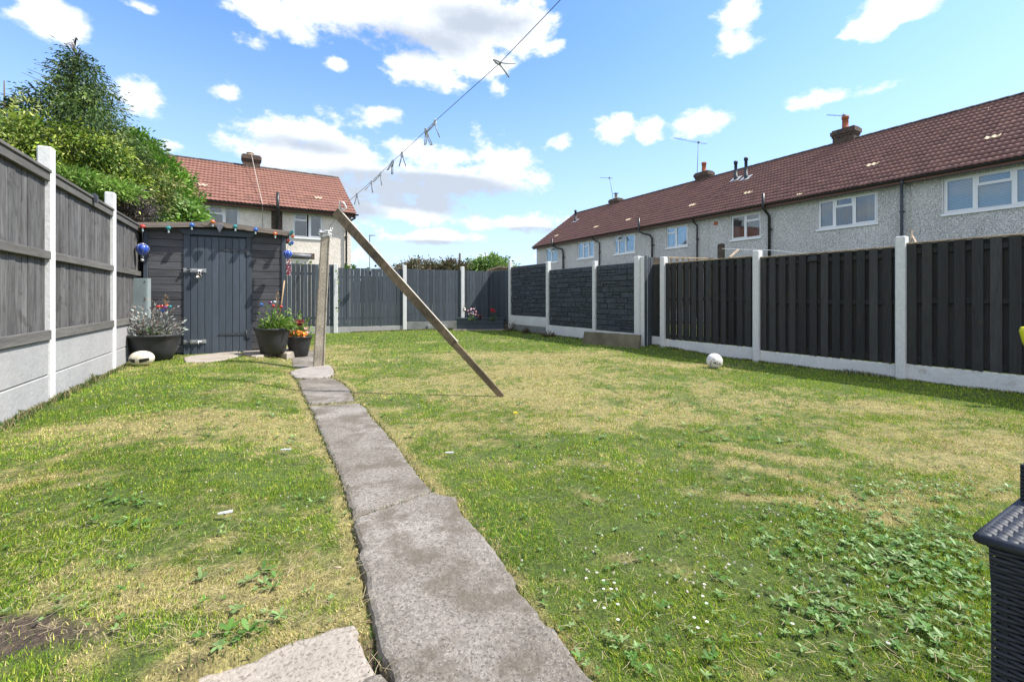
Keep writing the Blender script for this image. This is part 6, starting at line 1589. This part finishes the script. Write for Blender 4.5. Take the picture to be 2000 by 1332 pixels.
c = px_at(938, 606, 13.6); root = empty('red_grass', (c.x, 13.6, zb_ + .28), 'spiky dark red grass in the middle of the trough planter', 'plant'); m_ = MB()
for i in range(46):
    a = random.uniform(0, 6.28); L_ = random.uniform(.10, .2); b = Vector((c.x, 13.55, zb_ + .29)); m_.tube([b, b + Vector((math.cos(a) * L_ * .3, math.sin(a) * L_ * .3, L_ * .8)), b + Vector((math.cos(a) * L_ * .75, math.sin(a) * L_ * .6, L_))], [.004, .003, .001], 4)
M['redleaf'] = material('dark_red_leaf', (.13, .02, .025), .5, var=.3, vscale=20); m_.build('blades', M['redleaf'], root)
q = px_at(907, 606, 14.2); m_ = MB(); m_.ball(q, .055, 10, 8, sz=.8); m_.lathe(q + Vector((0, 0, .03)), [(.03, 0), (.045, .03), (.02, .05)], 10); m_.tube([q + Vector((-.02, 0, .05)), q + Vector((0, .04, .22))], .003, 4)
tag(m_.build('hanging_lantern', M['brass'], origin=q), 'small brass coloured lantern hung low on the white post behind the trough planter', 'lantern')
m_ = MB(); rr_ = random.Random(8)
def tuft(px, py, Y, R_, h, label, seed, cols=[(.16, .11, .06), (.22, .16, .09), (.10, .07, .04)]):
    c = px_at(px, py, Y); c.z = g1(c.x, c.y); root = plant_leaves('dried_weed', c, R_, R_ * .7, h, 160, .07, .22, cols, seed, label)
tuft(996, 633, 13.3, .20, .22, 'dried brown weed clump between the trough planter and the first stone panel', 61); tuft(1028, 642, 12.7, .10, .1, 'dried brown leaves at the foot of the first stone panel', 62); tuft(1072, 652, 11.6, .18, .09, 'flat dried brown weed at the foot of the second white post of the stone panels', 63)

# leaning lintel
a, b = px_at(1139, 668, 9.9), px_at(1250, 674, 9.02); exl = Vector((b.x - a.x, b.y - a.y, 0)); L_ = exl.length; nl = Vector((exl.y, -exl.x, 0)).normalized() ; nl = nl if nl.y < 0 else -nl
FLn = Fr((a.x, a.y), (exl.x, exl.y), (nl.x, nl.y)); m_ = MB(); za = g1(a.x, a.y) - .01
pts = [(0, -.03, 0), (L_, -.03, 0), (L_, .04, 0), (0, .04, 0), (0, -.11, .26), (L_ - .02, -.11, .255), (L_ - .02, -.04, .265), (0, -.04, .27)]
m_.hexa([FLn.p(s, d, za + z) for s, d, z in pts]); tag(m_.build('concrete_lintel', M['lintel'], origin=FLn.p(L_ / 2, 0, za)), 'mossy olive concrete beam leaning against the last stone panel', 'beam')
# yellow topped toy post at the right edge
q0 = px_at(1996, 643, 4.3); q1 = q0 + Vector((.12, .0, -.24)); q2 = q0 + Vector((.40, .0, -.74))
ty = empty('toy_post', q2, 'yellow topped grey plastic leg at the right edge in front of the black fence', 'toy')
m_ = MB(); m_.tube([q0 + Vector((.01, 0, .02)), q0 + Vector((.02, 0, -.01)), q0 + (q1 - q0) * .5 + Vector((.0, 0, 0)), q1 + Vector((.01, 0, 0))], [.018, .035, .040, .036], 14); m_.build('yellow_cap', M['yellow'], ty)
m_ = MB(); m_.tube([q1 + Vector((.01, 0, .01)), q2], [.030, .024], 12); m_.build('leg', M['grey_pl'], ty)

# ------------------------------------------------------------------ woven garden seat, bottom right corner
Cc = Vector((.858, .836, 0)); ea = Vector((.86, .51, 0)).normalized(); eb = Vector((.62, -.785, 0)).normalized(); ZT = .548
seat = empty('rattan_chair', Cc + ea * .3 + eb * .3, 'black woven rattan garden seat in the bottom right corner', 'garden seat')
nA = -(ea - eb * ea.dot(eb)).normalized()       # outward normal of the visible side
def face_strands(o, d, nrm, length, z0, z1, rowh_):
    k = 0; z = z0
    while z < z1:
        fl_ = .030 * (1 - float(sstep(0.0, .10, ZT - .02 - z))) if z > ZT - .13 else 0.0
        m_ = MB(); n = int(length / .009); vs = []
        for i in range(n + 1):
            s = length * i / n; w_ = math.sin(math.pi * (s / .030 + k)) * .0030
            p = o + d * s + nrm * (w_ - .034 + fl_ + .0) + Vector((0, 0, z))
            for (dn_, dz_) in ((-.003, -.0036), (.0012, -.0028), (.0024, 0), (.0012, .0028), (-.003, .0036)): vs.append(p + nrm * dn_ + Vector((0, 0, dz_)))
        m_.add(vs, [(i * 5 + j, i * 5 + j + 1, (i + 1) * 5 + j + 1, (i + 1) * 5 + j) for i in range(n) for j in range(4)], True)
        m_.build('side_strand', M['rattan'], seat); z += rowh_; k += 1
    n = int(length / .030)
    for i in range(n):
        s = (i + .5) * length / n; m_ = MB(); m_.bar(o + d * s + nrm * -.036 + Vector((0, 0, z0)), o + d * s + nrm * -.036 + Vector((0, 0, z1 - .06)), .012, .003); m_.build('upright_strand', M['rattan'], seat)
face_strands(Cc + eb * .012, eb, nA, .55, .0, ZT - .016, .0082)
nB = -(eb - ea * ea.dot(eb)).normalized()
def bar_(o, d, L__, z0, z1, n_, back): 
    m_ = MB(); q = [o + n_ * -.04, o + n_ * -.04 + d * L__, o + n_ * back + d * L__, o + n_ * back]; m_.hexa([v + Vector((0, 0, z0)) for v in q] + [v + Vector((0, 0, z1)) for v in q]); return m_
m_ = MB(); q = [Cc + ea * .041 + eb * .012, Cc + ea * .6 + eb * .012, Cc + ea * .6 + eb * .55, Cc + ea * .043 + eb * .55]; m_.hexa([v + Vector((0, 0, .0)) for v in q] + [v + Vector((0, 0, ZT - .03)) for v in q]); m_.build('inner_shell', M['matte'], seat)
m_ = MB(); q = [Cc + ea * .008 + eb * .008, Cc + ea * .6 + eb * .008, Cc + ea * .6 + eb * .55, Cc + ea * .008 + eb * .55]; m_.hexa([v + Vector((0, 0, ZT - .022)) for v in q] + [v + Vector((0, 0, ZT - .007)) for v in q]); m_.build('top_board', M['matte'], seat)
m_ = MB(); m_.tube([Cc + ea * .6, Cc + ea * .01 + eb * .0, Cc + eb * .01, Cc + eb * .55], .0, 3) if False else None
def top_strands(o, d, e_, Ld, Le, pitch, wd, ph, nm):
    n = int(Le / pitch)
    for r_ in range(n):
        m_ = MB(); k = int(Ld / .006); vs = []
        for i in range(k + 1):
            s = Ld * i / k; h_ = .0030 * math.sin(math.pi * (s / pitch + r_ + ph)); base = o + d * s + e_ * ((r_ + .5) * pitch) + Vector((0, 0, ZT + h_))
            for u, dz_ in ((-.5, -.0012), (-.3, .0006), (.3, .0006), (.5, -.0012)): vs.append(base + e_ * (u * wd) + Vector((0, 0, dz_)))
        m_.add(vs, [(i * 4 + j, i * 4 + j + 1, (i + 1) * 4 + j + 1, (i + 1) * 4 + j) for i in range(k) for j in range(3)], True); m_.build(nm, M['rattan'], seat)
top_strands(Cc, ea, eb, .36, .36, .0165, .0135, 0, 'top_strand'); top_strands(Cc, eb, ea, .36, .36, .0165, .0135, 1, 'top_strand')
for d, e_ in ((ea, eb), (eb, ea)):     # rolled edge binding
    m_ = MB(); m_.tube([Cc + d * s + Vector((0, 0, ZT - .008)) for s in (0, .1, .3, .6)], .0095, 8); m_.build('edge_binding', M['rattan'], seat)
# raised back of the seat
bk = Cc + ea * .272; m_ = MB(); zz = [(0, .06), (.02, .085), (.05, .10), (.4, .14)]
vs = [bk + ea * s + eb * -.0 + Vector((0, 0, ZT)) for s, h_ in zz] + [bk + ea * s + Vector((0, 0, ZT + h_)) for s, h_ in zz]
vs += [v + eb * .06 for v in vs]
m_.add(vs, [(i, i + 1, i + 5, i + 4) for i in range(3)] + [(i + 8, i + 12, i + 13, i + 9) for i in range(3)] + [(i + 4, i + 5, i + 13, i + 12) for i in range(3)] + [(0, 4, 12, 8)]); m_.build('raised_arm', M['rattan'], seat)
for k in range(9):
    z = ZT + .006 + k * .0085; m_ = MB(); m_.tube([bk - ea * .002 + eb * -.002 + Vector((0, 0, z)), bk - ea * .002 + eb * .062 + Vector((0, 0, z))], .0045, 6); m_.build('arm_strand', M['rattan'], seat)
print('objects', len(bpy.data.objects), 'tris', sum(len(o.data.loops) - 2 * len(o.data.polygons) for o in bpy.data.objects if o.type == 'MESH'))
